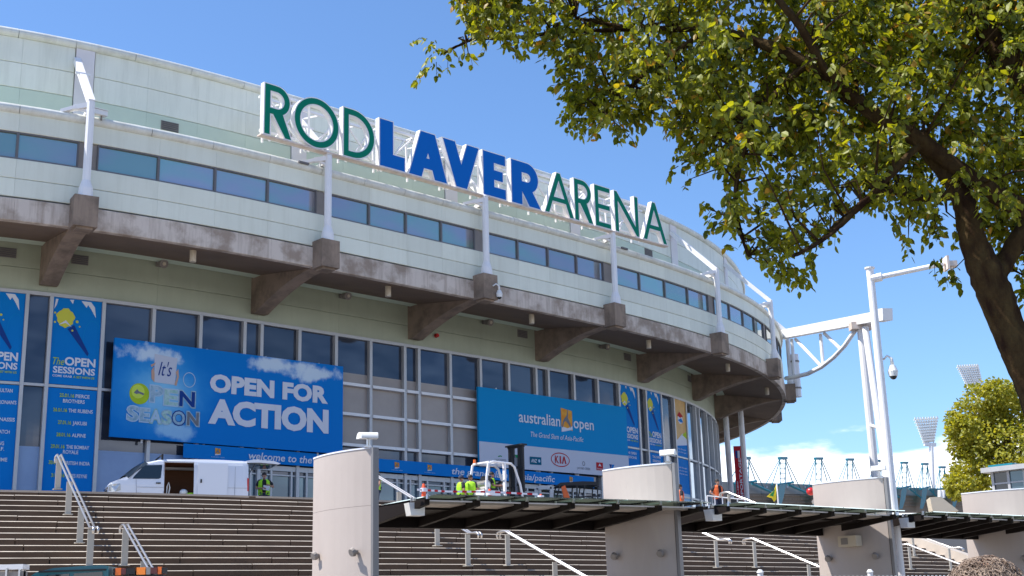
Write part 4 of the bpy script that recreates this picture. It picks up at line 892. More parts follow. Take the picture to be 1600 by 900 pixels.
# ------------------------------------------------------------------ white truss arm beyond the building
def TD(px): return 93 - (px - 1225) * 13 / 160
def tp(px, py): return at(px, py, TD(px))
t = thing('truss_arm', 'white steel truss arm with curved lower chord on splayed legs, right of the arena', 'truss', at(1345, 760, TD(1345)))
m = MB(); m.bar(tp(1220, 523.5), tp(1386, 492), .6, .64); obj('top_beam', m, M_WHITE, t)
m = MB(); a, b = tp(1372, 484), tp(1387, 487); m.bar(tp(1372, 494), tp(1387, 491), .7, .78); obj('beam_end', m, M_WHITE, t)
m = MB(); m.tube([tp(1228, 591), tp(1242, 589), tp(1262, 584), tp(1284, 573), tp(1303, 558), tp(1320, 540), tp(1337, 515)], .155, 10); obj('curved_chord', m, M_WHITE, t, smooth=True)
for a, b in (((1237, 530), (1242, 586)), ((1243, 530), (1282, 571)), ((1282, 522), (1286, 568)), ((1288, 521), (1313, 545))):
    m = MB(); m.cyl(tp(*a), tp(*b), .12, .12, 8); obj('web_member', m, M_WHITE, t)
m = MB(); lx = tp(1345, 512); m.cyl(lx, Vector((lx.x, lx.y, PZ - .3)), .27, .27, 12); obj('leg', m, M_WHITE, t)
e2 = tp(1352, 512); m = MB(); f2 = at(1392, 760, 78); m.cyl(e2, Vector((f2.x, f2.y, PZ - .3)), .22, .24, 12); obj('leg', m, M_WHITE, t)
m = MB(); m.cyl(Vector((lx.x, lx.y, at(1345, 665, lx.y).z)), at(1385, 672, 79.5), .11, .11, 8); obj('tie', m, M_WHITE, t)
m = MB(); m.bar(lx + UZ * .1 - Vector((.7, 0, 0)), lx + UZ * .1 + Vector((.7, 0, 0)), .8, .5); obj('cradle', m, M_RUST, t)
m = MB(); q7 = P3(6.0, .9, 0); m.cyl(q7 + UZ * 17.0, q7 + UZ * 20.2, .3, .3, 12); obj('cylinder_tank', m, M_WHITE, t)
for z in (17.6, 19.6):
    m = MB(); m.cyl(q7 + UZ * z, q7 + UZ * (z + .12), .34, .34, 12); obj('band', m, M_GREYP, t)

# tall poles and red banner behind the end of the glass wall
for px, lab in ((1140, 'white round pole left of the red banner'), (1164, 'white round pole right of the red banner')):
    p = at(px, 740, 97); m = MB(); m.cyl((p.x, p.y, 0), (p.x, p.y, 17.2), .21, .21, 16); tag(obj('round_pole', m, M_WHITE), lab, 'pole', 'white poles beside the red banner')
pa_, pb2 = at(1146, 700, 95.5), at(1157.5, 700, 95.5); BR = Plane(A=(pa_.x, pa_.y, 0), B=(pb2.x, pb2.y, 0)); zt_, zb_ = at(1150, 697, 95.5).z, at(1152, 786, 95.5).z
t = thing('street_banner', 'tall narrow red banner with white vertical lettering between two white poles', 'banner', BR.at(BR.L / 2, zb_))
obj('cloth', board_box(BR, 0, BR.L, zb_ - .5, zt_, -.04, 0), M_FLAGR, t)
vs, fs = text2d('SPORTAGE', .03); x0 = min(a for a, b in vs); x1 = max(a for a, b in vs); zz = lambda a: zb_ + .35 + (a - x0) / (x1 - x0) * (zt_ - zb_) * .70
obj('lettering', MB().add([BR.at(BR.L * .88 - b * .38 / .73 * BR.L / .55 * .5, zz(a), .03) for a, b in vs], fs), M_PRINTW, t)
vs, fs = text2d('ALL-NEW', .03); x0 = min(a for a, b in vs); x1 = max(a for a, b in vs); zz = lambda a: zb_ + .35 + (a - x0) / (x1 - x0) * (zt_ - zb_) * .30
obj('lettering', MB().add([BR.at(BR.L * .30 - b * .12, zz(a), .03) for a, b in vs], fs), M_PRINTW, t)
put_poly(BR, [(BR.L * .2, zt_ - .35), (BR.L * .8, zt_ - .35), (BR.L * .8, zt_ - .9), (BR.L * .2, zt_ - .9)], M_NAVY, t, 'emblem', .02); put_poly(BR, [(BR.L * .5, zt_ - .35), (BR.L * .8, zt_ - .35), (BR.L * .8, zt_ - .9), (BR.L * .5, zt_ - .9)], M_PRINTW, t, 'emblem', .025)

# ------------------------------------------------------------------ far stadium, light towers, kiosk
def SD(px): return 232 + (px - 1160) * 0.30
def sp3(px, py, dd=0): return at(px, py, SD(px) + dd)
st = thing('stadium', 'distant stadium with teal lattice masts and cable stays above a grey stand wall', 'stadium', sp3(1330, 790))
def far_strip(name, pts_t, pts_b, m, n, thick=6):
    for k in range(len(pts_t) - 1):
        a, b, c, d = sp3(*pts_b[k]), sp3(*pts_b[k + 1]), sp3(*pts_t[k + 1]), sp3(*pts_t[k]); q = Vector((.3, thick, 0)); g_ = (b - a) * .004
        obj(name, MB().add([a + g_, b - g_, c - g_, d + g_, a + g_ + q, b - g_ + q, c - g_ + q, d + g_ + q], [(0, 1, 2, 3), (7, 6, 5, 4), (3, 2, 6, 7), (0, 4, 5, 1), (0, 3, 7, 4), (1, 5, 6, 2)]), m, st)
xs = [1100, 1158, 1190, 1222, 1250, 1278, 1304, 1328, 1352, 1375, 1396, 1414, 1430, 1446, 1460, 1473, 1485, 1496, 1508]
yt = lambda x: 753.5 + (x - 1160) * .031; ym = lambda x: 771 + (x - 1160) * .012
far_strip('wall_panel', [(x, yt(x)) for x in xs], [(x, ym(x)) for x in xs], M_GREYW, st)
far_strip('seat_row_block', [(x, ym(x) + .5) for x in xs], [(x, 800) for x in xs], M_SEATS, st, 3)
for j in range(4):
    m = MB()
    for k in range(len(xs) - 1): m.bar(sp3(xs[k], 775 + j * 5, -.4), sp3(xs[k + 1], 775 + j * 5, -.4), .3, .18)
    obj('seat_rail', m, M_CONCD, st)
for x in xs[1:-1]:
    m = MB(); m.cyl(sp3(x + 8, 762, -.5), sp3(x + 8, 760, -.5), .16, .16, 6); obj('wall_lamp', m, M_PRINTW, st)
masts = [(1165, 716, 10), (1223, 716, 9), (1279, 716.5, 9), (1328, 718, 8), (1373, 720, 8), (1413, 723, 7.5), (1445, 725, 7), (1472, 730, 6.5), (1494, 733, 6)]
for k, (x, y, wd) in enumerate(masts):
    yb = yt(x); mt = MB(); r_ = .10
    for e in (-wd / 2, wd / 2): mt.cyl(sp3(x + e, y, -4), sp3(x + e * .9, yb + 2, -4), r_, r_, 5)
    for j in range(5):
        ya, yc = y + (yb - y) * j / 5, y + (yb - y) * (j + 1) / 5; e = wd / 2 * (1 if j % 2 else -1); mt.cyl(sp3(x - e, ya, -4), sp3(x + e, yc, -4), .06, .06, 4); mt.cyl(sp3(x - e, ya, -4), sp3(x + e, ya, -4), .06, .06, 4)
    mt.bar(sp3(x - wd / 2 - 1, y, -4), sp3(x + wd / 2 + 1, y, -4), .6, .5); mo = obj('mast', mt, M_TSTEEL, st)
    sp_ = (masts[min(k + 1, 8)][0] - masts[max(k - 1, 0)][0]) / (2 if 0 < k < 8 else 1)
    c = MB()
    for a, b in (((x - wd / 2, y + 1), (x - sp_ * .46, yb + 1)), ((x - wd / 2, y + 4), (x - sp_ * .30, yb + 3)), ((x + wd / 2, y + 1), (x + sp_ * .52, yb + 12)), ((x + wd / 2, y + 5), (x + sp_ * .30, yb + 3))): c.cyl(sp3(*a, -4), sp3(*b, -4), .10, .10, 4)
    obj('cable_stay', c, M_TSTEEL, mo)
    f_ = MB(); f_.prism([(x - wd * .5, yb), (x + wd * .6, yb), (x + wd * .2, yb + 20), (x - wd * .4, 795), (x - wd * 1.1, 795)], -5.5, -4.5, lambda a, b, h: sp3(a, b, h)); obj('fin', f_, M_TSTEEL, st)
    f_ = MB(); f_.cyl(sp3(x + wd, yb + 2, -5), sp3(x + sp_ * .75, yb + 17, -5), .25, .25, 4); f_.cyl(sp3(x - wd, yb + 2, -5), sp3(x + sp_ * .3, yb - 2, -5), .2, .2, 4); obj('raker', f_, M_TSTEEL, st)
def light_tower(D, px, ytop, ybot, ybase, wt, wb, tilt, lab):
    t = thing('light_tower', lab, 'light tower', at(px + 12, 950, D), group='stadium light towers')
    a, b = at(px + 4, ybot, D), at(px + 12, 953, D); b.z = 0; k = D / 2000
    m = MB(); m.cyl(b, a, 9 * k / 2, 7 * k / 2, 12); obj('shaft', m, M_WHITE, t)
    m = MB(); m.bar(at(px - wb / 2 + 2, ybot, D), at(px + wb / 2 + 2, ybot + 1, D), 2 * k * 3, 5 * k); obj('collar', m, M_WHITE, t)
    n = 9
    for j in range(n):
        f = j / (n - 1); y = ybot - 4 + (ytop - ybot + 4) * f; w_ = wb + (wt - wb) * f; m = MB(); cx = px + tilt * f
        m.bar(at(cx - w_ / 2, y + 1.2, D), at(cx + w_ / 2, y - 1.2, D), 3 * k, 2.0 * k)
        for i in range(9):
            q = at(cx - w_ / 2 + w_ * (i + .5) / 9, y - 1.6 - .2 * i, D - 3 * k); m.box(q, (1.9 * k, 2 * k, 2.4 * k))
        obj('lamp_row', m, M_CAM, t)
    m = MB()
    for e in (-.4, 0, .4): m.bar(at(px + e * wb, ybot, D + 3 * k), at(px + tilt + e * wt, ytop, D + 3 * k), 1.2 * k, 1.2 * k)
    obj('frame', m, M_MULL, t)
light_tower(420, 1451, 655, 694, 760, 38, 18, -4, 'tall white floodlight tower left of the background tree')
light_tower(380, 1522, 573, 604, 700, 34, 26, -10, 'white floodlight tower head showing above the background tree')
# kiosk at the right edge
K0, K1 = onz(1545, 729, 8.0), onz(1660, 724, 8.0); K0 = at(1547, 731, 60); K1 = at(1680, 731, 57); BK = Plane(A=(K0.x, K0.y, 0), B=(K1.x, K1.y, 0)); KZ = at(1547, 737, 60).z
t = thing('kiosk', 'small grey kiosk with teal roof edge and dark windows at the right edge', 'kiosk', BK.at(2, 5.3))
obj('base_wall', board_box(BK, 0, BK.L, 4.5, KZ - 1.35, -3, 0), M_GREYW, t); obj('roof', board_box(BK, -.3, BK.L, KZ - .05, KZ + .17, -3.3, .35), M_MULL, t); obj('roof_edge', board_box(BK, -.2, 1.0, KZ + .17, KZ + .32, -1.4, -.2), M_TSTEEL, t)
for j in range(6):
    a = j * .78; obj('post', board_box(BK, a, a + .12, KZ - 1.35, KZ - .05, -.12, .02), M_MULL, t); obj('window_pane', board_box(BK, a + .12, a + .78, KZ - 1.33, KZ - .07, -.09, -.05), M_GLASSD if j != 1 else M_GLD, t)
    obj('rail', board_box(BK, a + .12, a + .78, KZ - .62, KZ - .55, -.1, 0.0), M_MULL, t)
put_poly(BK, [(1.75, KZ - 1.2), (2.1, KZ - 1.2), (2.1, KZ - .75), (1.75, KZ - .75)], M_BANNER, t, 'notice', .03)
# flag, red shape, cream plant box seen over the canopies
p = at(1214, 760, 52); t = thing('flag', 'yellow and green flag hanging limp from a short white pole behind the second canopy', 'flag', (p.x, p.y, PZ))
m = MB(); m.cyl((p.x, p.y, PZ - .3), (p.x, p.y, at(1214, 756, 52).z), .03, .03, 8); obj('flag_pole', m, M_WHITE, t)
F = lambda a, b: at(a, b, 52)
m = MB(); m.prism([(1213, 757), (1210, 766), (1198, 776), (1206, 778), (1210, 784), (1213, 780)], 0, .06, lambda a, b, h: F(a, b) + Vector((0, h, 0))); obj('cloth', m, M_FLAGY, t)
m = MB(); m.prism([(1211, 764), (1207, 769), (1202, 774), (1208, 776)], -.03, -.01, lambda a, b, h: F(a, b) + Vector((0, h, 0))); obj('green_field', m, M_FLAGG, t)
m = MB(); m.ball(at(1267, 768, 40), .13, 12, 8, (1.1, 1, .95)); tag(obj('balloon', m, M_REDL, smooth=True), 'small red balloon beside the left edge of the third pylon', 'balloon')
KB = at(1474, 789, 46); t = thing('plant_box', 'cream angular plant cabinet with two white vents behind the third canopy', 'cabinet', (KB.x, KB.y, PZ - .6))
m = MB(); m.prism([(1453, 777), (1470, 776), (1498, 798), (1458, 802)], 0, 1.2, lambda a, b, h: at(a, b, 46) + Vector((.2 * h, h, 0))); obj('cabinet', m, M_CREAM, t)
for a in (1468.5, 1473.5):
    m = MB(); m.cyl(at(a, 778, 46.3), at(a, 766, 46.3), .07, .07, 10); obj('vent_pipe', m, M_WHITE, t)
# picket fence along the bottom right
FA, FB = onz(1188, 896.5, 2.25), onz(1640, 894.5, 2.25); t = thing('picket_fence', 'white metal picket fence along the bottom right of the photo', 'fence', (FA.x, FA.y, 0)); n = int((FB - FA).length / .112)
pk = MB()
p0 = MB(); p0.box((0, 0, 1.12), (.035, .012, 2.18))
first = None
for k in range(n):
    p = FA.lerp(FB, k / n)
    if first is None: first = obj('picket', p0, M_CAM, t, world=False); first.location = (0, 0, 0)
    else: c = first.copy(); COL.objects.link(c); c.parent = t; c.location = (p.x - FA.x, p.y - FA.y, 0)
    if k % 24 == 0: m = MB(); m.cyl((p.x, p.y, 0), (p.x, p.y, 2.27), .05, .05, 12); m.cyl((p.x, p.y, 2.27), (p.x, p.y, 2.32), .065, .03, 12); obj('fence_post', m, M_CAM, t)
for z in (.25, 1.9): m = MB(); m.bar(Vector((FA.x, FA.y + .02, z)), Vector((FB.x, FB.y + .02, z)), .03, .04); obj('fence_rail', m, M_CAM, t)

# ------------------------------------------------------------------ people
def skin_mesh(name, joints, edges, radii, m, parent, root='pelvis', sub=2, smooth=True):
    me = bpy.data.meshes.new(name); ks = list(joints); ix = {k: i for i, k in enumerate(ks)}
    me.from_pydata([joints[k] for k in ks], [(ix[a], ix[b]) for a, b in edges], []); me.update(); me.materials.append(m)
    o = bpy.data.objects.new(name, me); COL.objects.link(o); o.parent = parent
    sk = o.modifiers.new('skin', 'SKIN'); sk.use_smooth_shade = smooth
    for k in ks:
        v = me.skin_vertices[0].data[ix[k]]; r = radii.get(k, .05); v.radius = r if isinstance(r, tuple) else (r, r); v.use_root = (k == root)
    sb = o.modifiers.new('sub', 'SUBSURF'); sb.levels = sub; sb.render_levels = sub
    return o
def person(loc, rz, label, vest=None, shirt=M_CLOTH, trousers=M_NAVYC, hair=M_HAIRD, hands=None, hs=1.0, lean=0.0, group=None, cap=None, bald=False, bag=None):
    t = thing('person', label, 'person', loc, rz, group)
    def L(p): x, y, z = p; return (x * hs * 1.1, (y + (-lean * max(0, z - .9))) * hs, z * hs)
    J = dict(pelvis=(0, 0, .95), waist=(0, 0, 1.08), chest=(0, 0, 1.27), neckb=(0, .01, 1.44), neck=(0, 0, 1.52), head=(0, -.015, 1.62), crown=(0, 0, 1.69), nose=(0, -.115, 1.60), jaw=(0, -.06, 1.545))
    hl = hands or {-1: ((-.27, .02, 1.13), (-.27, -.10, .89)), 1: ((.27, .02, 1.13), (.27, -.10, .89))}
    R = dict(pelvis=(.15, .12), waist=(.15, .12), chest=(.18, .125), neckb=(.08, .07), neck=.052, head=(.078, .092), crown=(.06, .075), nose=.012, jaw=(.045, .05))
    E_ = [('pelvis', 'waist'), ('waist', 'chest'), ('chest', 'neckb'), ('neckb', 'neck'), ('neck', 'jaw'), ('jaw', 'head'), ('head', 'crown'), ('head', 'nose')]
    for sx, n in ((-1, 'l'), (1, 'r')):
        el, wr = hl[sx]; wr = Vector(wr); dr = (wr - Vector(el)).normalized(); J['ear' + n] = (sx * .09, .01, 1.61); R['ear' + n] = .014; E_.append(('head', 'ear' + n))
        J['sh' + n] = (sx * .17, 0, 1.40); J['el' + n] = el; J['wr' + n] = tuple(wr); J['pa' + n] = tuple(wr + dr * .06)
        R['sh' + n] = .062; R['el' + n] = .044; R['wr' + n] = (.028, .03); R['pa' + n] = (.04, .022)
        E_ += [('chest', 'sh' + n), ('sh' + n, 'el' + n), ('el' + n, 'wr' + n), ('wr' + n, 'pa' + n)]
        sdv = dr.cross(Vector((0, 1, 0.3))).normalized()
        for q, (of, ln) in enumerate(((-.03, .065), (-.01, .08), (.01, .075), (.028, .06))):
            J[f'f{n}{q}'] = tuple(wr + dr * (.08 + ln) + sdv * of + Vector((0, -.02 * q / 3, -.01))); R[f'f{n}{q}'] = .009; E_.append(('pa' + n, f'f{n}{q}'))
        J['th' + n] = tuple(wr + dr * .07 + sdv * .055); R['th' + n] = .011; E_.append(('pa' + n, 'th' + n))
        J['hip' + n] = (sx * .095, 0, .90); J['kn' + n] = (sx * .105, -.02, .50); J['an' + n] = (sx * .11, .03, .09); J['to' + n] = (sx * .12, -.13, .04)
        R['hip' + n] = .088; R['kn' + n] = .058; R['an' + n] = .042; R['to' + n] = .035
        E_ += [('pelvis', 'hip' + n), ('hip' + n, 'kn' + n), ('kn' + n, 'an' + n), ('an' + n, 'to' + n)]
    J = {k: L(v) for k, v in J.items()}
    skin_mesh('body', J, E_, R, M_SKIN, t)
    sub_ = lambda ks: {k: J[k] for k in ks}
    ks = ['pelvis', 'waist', 'chest', 'neckb', 'shl', 'shr', 'ml', 'mr']; Jm = dict(J); Jm['ml'] = tuple(Vector(J['shl']).lerp(Vector(J['ell']), .75)); Jm['mr'] = tuple(Vector(J['shr']).lerp(Vector(J['elr']), .75))
    skin_mesh('shirt', {k: Jm[k] for k in ks}, [('pelvis', 'waist'), ('waist', 'chest'), ('chest', 'neckb'), ('chest', 'shl'), ('chest', 'shr'), ('shl', 'ml'), ('shr', 'mr')], dict(pelvis=(.18, .145), waist=(.178, .145), chest=(.205, .15), neckb=(.10, .09), shl=.095, shr=.095, ml=.08, mr=.08), shirt, t)
    ks = ['pelvis', 'hipl', 'hipr', 'knl', 'knr', 'anl', 'anr']
    skin_mesh('trousers', sub_(ks), [('pelvis', 'hipl'), ('pelvis', 'hipr'), ('hipl', 'knl'), ('hipr', 'knr'), ('knl', 'anl'), ('knr', 'anr')], dict(pelvis=(.15, .12), hipl=.11, hipr=.11, knl=.08, knr=.08, anl=.07, anr=.07), trousers, t)
    for n in 'lr': skin_mesh('shoe', {'a': (J['an' + n][0], J['an' + n][1] + .01, .05), 'b': J['to' + n]}, [('a', 'b')], dict(a=.05, b=.042), M_BLACK, t, root='a', sub=1)
    if not bald:
        m = MB(); c = Vector(J['head']) + Vector((0, .022, .04)); m.ball(c, .108, 14, 8, (.88, 1.0, 1.0), 0, .56); obj('hair', m, hair, t, smooth=True, world=False)
    if cap:
        m = MB(); c = Vector(J['head']) + Vector((0, 0.0, .055)); m.ball(c, .118, 14, 6, (.9, 1.05, .95), 0, .5); m.box(c + Vector((0, -.14, 0)), (.15, .12, .015)); obj('cap', m, cap, t, smooth=True, world=False)
    if vest:
        mb = MB(); prof = [(.88, .20, .16), (1.08, .205, .165), (1.27, .235, .17), (1.40, .235, .145), (1.48, .13, .11)]; n = 20; vs = []
        for z, rx, ry in prof:
            for i in range(n): a = 2 * math.pi * i / n; vs.append(L((rx * math.cos(a), ry * math.sin(a), z)))
        fs = [(j * n + i, j * n + (i + 1) % n, (j + 1) * n + (i + 1) % n, (j + 1) * n + i) for j in range(len(prof) - 1) for i in range(n) if not (i in (14, 15) and True)]
        mb.add(vs, fs); v = obj('hi_vis_vest', mb, vest, t, world=False)
    return t
W = lambda px, py, z: onz(px, py, z)
def feet(px, py, hz, zp=PZ): p = onz(px, py, hz); return (p.x, p.y, zp)
bent = {-1: ((-.27, -.02, 1.14), (-.05, -.26, 1.12)), 1: ((.29, .02, 1.14), (.02, -.28, 1.15))}
away = math.pi
p1 = feet(413, 737, 7.38); person(p1, rad(15), 'man in black shirt and open lime vest holding papers beside the van tailgate', M_HIVIS, hands={-1: ((-.28, -.02, 1.14), (-.06, -.26, 1.12)), 1: ((.33, -.05, 1.18), (.16, -.24, 1.24))})
pp = thing('paper', 'white sheet of paper in the hands of the man by the doors', 'paper', (p1[0], p1[1], PZ + 1.1))
c_ = Vector((p1[0] + .12, p1[1] - .33, PZ + 1.14)); obj('sheet', MB().add([c_ + Vector(v) for v in ((-.1, 0, -.08), (.14, .03, -.12), (.16, .06, .06), (-.08, .03, .1))] + [c_ + Vector(v) + Vector((0, .01, 0)) for v in ((-.1, 0, -.08), (.14, .03, -.12), (.16, .06, .06), (-.08, .03, .1))], [(0, 1, 2, 3), (7, 6, 5, 4)]), M_PRINTW, pp)
person(feet(735, 742, 7.35), rad(170), 'stocky worker in lime vest seen from behind, left of the white forklift', M_HIVIS, hs=1.0)
person(feet(720, 747, 7.20), rad(120), 'shorter worker in dark cap and lime vest beside the stocky worker', M_HIVIS, cap=M_NAVYC, hs=.96)
person(feet(588, 727, 7.42), rad(-60), 'worker in lime vest half hidden behind the tall free-standing pylon', M_HIVIS)
person(feet(1062, 757, 7.35), rad(100), 'person in orange vest peeking from behind the second pylon', M_HIVISO)
WK = feet(1120, 747, 7.40); person(WK, rad(30), 'worker in orange vest, hands on hips, inside the low white railing', M_HIVISO, hands={-1: ((-.34, .08, 1.16), (-.19, -.06, 1.03)), 1: ((.34, .08, 1.16), (.19, -.06, 1.03))})
# low white railing round the worker, with a black case
t = thing('platform_railing', 'low white tube railing around the worker in the orange vest', 'railing', (WK[0], WK[1], PZ))
for k in range(6):
    m = MB(); x = WK[0] - .55 + k * .33; m.cyl((x, WK[1] - .5 + k * .03, PZ), (x, WK[1] - .5 + k * .03, PZ + 1.0 - .04 * k), .025, .025, 8); obj('upright', m, M_WHITE, t)
for z in (.5, 1.0):
    m = MB(); m.cyl((WK[0] - .55, WK[1] - .5, PZ + z), (WK[0] + 1.1, WK[1] - .35, PZ + z * .8), .025, .025, 8); obj('rail', m, M_WHITE, t)
m = MB(); m.box((WK[0] + .72, WK[1] + .1, PZ + .62), (.7, .4, .5)); m.cyl((WK[0] + .95, WK[1] - .1, PZ + .2), (WK[0] + .95, WK[1] + .3, PZ + .2), .2, .2, 14); m.box((WK[0] + .72, WK[1] + .1, PZ + .3), (.6, .35, .2)); tag(obj('equipment_trolley', m, M_BLACK), 'black equipment trolley beside the worker in the orange vest', 'trolley')

# foreground person with curly hair, bottom right
hp = onz(1538, 857, 1.84); hp = Vector((at(1538, 900, 4.6).x, 4.6, 0)); hk = at(1538, 858, 4.6).z / 1.80
t = person((hp.x, 4.6, 0), rad(175), 'person with thick curly grey brown hair seen from behind at the bottom right edge', None, shirt=M_NAVYC, bald=True, hs=hk)
hc = Vector((0, .0, 1.64 * hk)); hm = MB(); rng = random.Random(3)
m = MB(); m.ball(hc + Vector((0, .02, .02)), .098, 18, 12, (1, 1, .95)); obj('scalp', m, mat('scalp_pink', (0.55, 0.25, 0.17), .6), t, smooth=True, world=False)
for k in range(1250):
    a = rng.uniform(0, 2 * math.pi); ph = math.acos(rng.uniform(-.35, 1)); d0 = Vector((math.sin(ph) * math.cos(a), math.sin(ph) * math.sin(a), math.cos(ph) * .95))
    if (d0 - Vector((.1, .42, .9)).normalized()).length < .27: continue
    c = hc + Vector((0, .02, .02)) + d0 * rng.uniform(.088, .104); x = d0.cross(Vector((rng.uniform(-1, 1), rng.uniform(-1, 1), .4))).normalized(); y = d0.cross(x); r_ = rng.uniform(.009, .017); pts = []; ns = 15; tw = rng.choice((-1, 1)) * rng.uniform(8, 14)
    for j in range(ns):
        f = j / (ns - 1); pts.append(c + d0 * (.045 * f) + x * math.cos(tw * f) * r_ + y * math.sin(tw * f) * r_ + Vector((0, 0, -.02 * f * f)))
    hm.tube(pts, [.0024 * (1 - .5 * j / ns) for j in range(ns)], 3)
obj('curly_hair', hm, M_HAIRG, t, world=False, kind='stuff', smooth=True)

# ------------------------------------------------------------------ van
def van():
    t = thing('van', 'white panel van with open side door and raised tailgate above the stairs', 'van')
    L = 4.8; HW = .90
    # profile stations: x from nose (0) to tail (L): roof/hood height, belt half width
    xs = [0.0, .06, .25, .55, .80, 1.25, 1.62, 1.75, 1.82, 2.85, 2.93, 3.3, 3.9, 4.6, 4.74, L]
    zt = [.98, 1.05, 1.14, 1.27, 1.51, 1.83, 1.925, 1.94, 1.95, 1.98, 1.985, 1.99, 1.985, 1.96, 1.95, 1.85]
    hw = [.78, .84, .88, .90, .90] + [.90] * 9 + [.88, .86]
    zs = [.30, .55, .95, 1.12, 1.40, 1.72, 1.9, 9]
    def ring(i):
        x = xs[i]; T = zt[i]; w_ = hw[i]; pts = []
        for z, k in ((.30, .97), (.55, 1.0), (.95, 1.0), (1.12, .985), (1.40, .95), (1.74, .90), (1.86, .86)):
            zz_ = min(z, T - .02 * (2 - min(2, 0))); pts.append((x, w_ * k, min(z, T - .035)))
        pts.append((x, w_ * (.80 if T > 1.5 else .9), T - .012)); pts.append((x, w_ * .5, T + .012)); return pts
    mb = MB(); vs = []; R_ = [ring(i) for i in range(len(xs))]; m = 9
    for r in R_: vs += [(-0 + x, -y, z) for x, y, z in r] + [(x, y, z) for x, y, z in reversed(r)]
    fs = []; M2 = 2 * m
    for i in range(len(xs) - 1):
        for k in range(M2):
            k2 = (k + 1) % M2
            if 8 <= i <= 9 and 1 <= k <= 5 and i == 8: continue     # sliding door opening on the near side
            fs.append((i * M2 + k, i * M2 + k2, (i + 1) * M2 + k2, (i + 1) * M2 + k))
    fs.append(tuple(range(M2)))
    # open tail: leave rear ring open except the sill
    mb.add(vs, fs); b = obj('body', mb, M_VAN, t, world=False)
    m_ = MB(); m_.box((3.25, 0.0, .50), (2.9, 1.6, .06)); m_.box((3.25, .74, 1.12), (2.9, .04, 1.2)); m_.box((1.84, 0, 1.15), (.03, 1.6, 1.3)); m_.box((3.8, -.74, 1.1), (1.8, .03, 1.15)); m_.box((3.25, 0, 1.84), (2.8, 1.3, .03)); obj('cargo_lining', m_, M_PLY, b, world=False)
    m_ = MB(); m_.box((2.33, -.905, 1.83), (1.02, .03, .05)); obj('door_track', m_, M_MULL, b, world=False)
    m_ = MB(); m_.box((3.5, -.935, 1.12), (1.05, .03, 1.36)); sdr = obj('sliding_door', m_, M_VAN, t, world=False)
    m_ = MB(); m_.box((3.09, -.975, 1.12), (.05, .03, .14)); obj('handle', m_, M_BLACK, sdr, world=False)
    # windscreen, side window, door lines
    g = MB(); v = []
    for x, z, w0, w1 in ((.50, 1.26, .90, .80), (.82, 1.56, .875, .76), (1.16, 1.82, .84, .70)):
        v += [(x + .10, -w0, z - .07), (x - .0, -w1, z + .035), (x - .04, -w1 * .4, z + .06), (x - .04, w1 * .4, z + .06), (x - .0, w1, z + .035), (x + .10, w0, z - .07)]
    g.add(v, [(r * 6 + k, r * 6 + k + 1, r * 6 + k + 7, r * 6 + k + 6) for r in range(2) for k in range(5)]); obj('windscreen', g, M_GLASSD, t, world=False)
    for sy in (-1, 1):
        g = MB(); poly = [(.74, 1.17), (.78, 1.25), (1.08, 1.62), (1.18, 1.69), (1.73, 1.72), (1.74, 1.66), (1.70, 1.22), (1.62, 1.18)]
        yy = lambda z: sy * (.90 * (.985 - (z - 1.12) * .14) + .012)
        g.add([(x, yy(z), z) for x, z in poly], [tuple(range(8))]); dr = obj('side_window', g, M_GLASSD, t, world=False)
    m_ = MB()
    for a, b2 in (((.86, 1.15), (.90, .50)), ((1.80, 1.84), (1.80, .45)), ((.62, 1.15), (1.05, 1.72)), ((.9, .86), (1.8, .86))):
        m_.bar((a[0], -.912 if a[1] < 1.3 else -.83, a[1]), (b2[0], -.912 if b2[1] < 1.3 else -.83, b2[1]), .008, .008)
    for x in (4.3,): m_.bar((x, -.915, .5), (x, -.915, 1.7), .008, .008)
    m_.bar((4.05, -.915, .88), (4.75, -.905, .88), .008, .008); obj('panel_gap', m_, M_GREYPR, t, world=False)
    m_ = MB(); m_.box((1.62, -.925, 1.02), (.16, .03, .045)); obj('door_handle', m_, M_BLACK, t, world=False)
    for sy in (-1, 1):
        m_ = MB(); m_.prism([(.03, .70), (.02, .93), (.14, .97), (.34, .98), (.36, .74), (.18, .68)], 0, .03, lambda a, b_, h: (a - .005, sy * ((.80 if a < .1 else .88) + h * (1 if a > .1 else .6)), b_)); obj('headlight', m_, M_LAMP, t, world=False)
        m_ = MB(); m_.prism([(-.02, .70), (-.02, .93), (.12, .98), (.10, .72)], 0, .36, lambda a, b_, h: (a - .012, sy * (.84 - h), b_)); obj('headlight', m_, M_LAMP, t, world=False)
        m_ = MB(); m_.box((L - .02, sy * .84, 1.02), (.06, .07, .50)); obj('tail_light', m_, M_REDL, t, world=False)
        for x in (.95, 3.65):
            m_ = MB(); m_.cyl((x, sy * .70, .34), (x, sy * .90, .34), .34, .34, 22); wh = obj('wheel', m_, M_RUB, t, world=False)
            m_ = MB(); m_.cyl((x, sy * .905, .34), (x, sy * .915, .34), .2, .19, 16); obj('rim', m_, M_MULL, wh, world=False)
    m_ = MB(); m_.box((-.03, 0, .84), (.03, .9, .13)); gr = obj('grille', m_, M_BLACK, t, world=False)
    m_ = MB(); m_.box((-.05, 0, .87), (.02, .85, .02)); m_.box((-.05, 0, .81), (.02, .85, .02)); m_.cyl((-.045, 0, .90), (-.06, 0, .90), .05, .05, 14); obj('grille_bar', m_, M_LAMP, gr, world=False)
    m_ = MB(); m_.box((-.04, 0, .48), (.10, 1.6, .26)); obj('bumper', m_, M_VAN, t, world=False)
    m_ = MB(); m_.bar((1.75, -.78, 2.12), (1.75, .78, 2.12), .05, .035)
    for sy in (-1, 1): m_.bar((1.75, sy * .70, 1.93), (1.75, sy * .72, 2.12), .07, .05)
    obj('roof_bar', m_, M_BLACK, t, world=False)
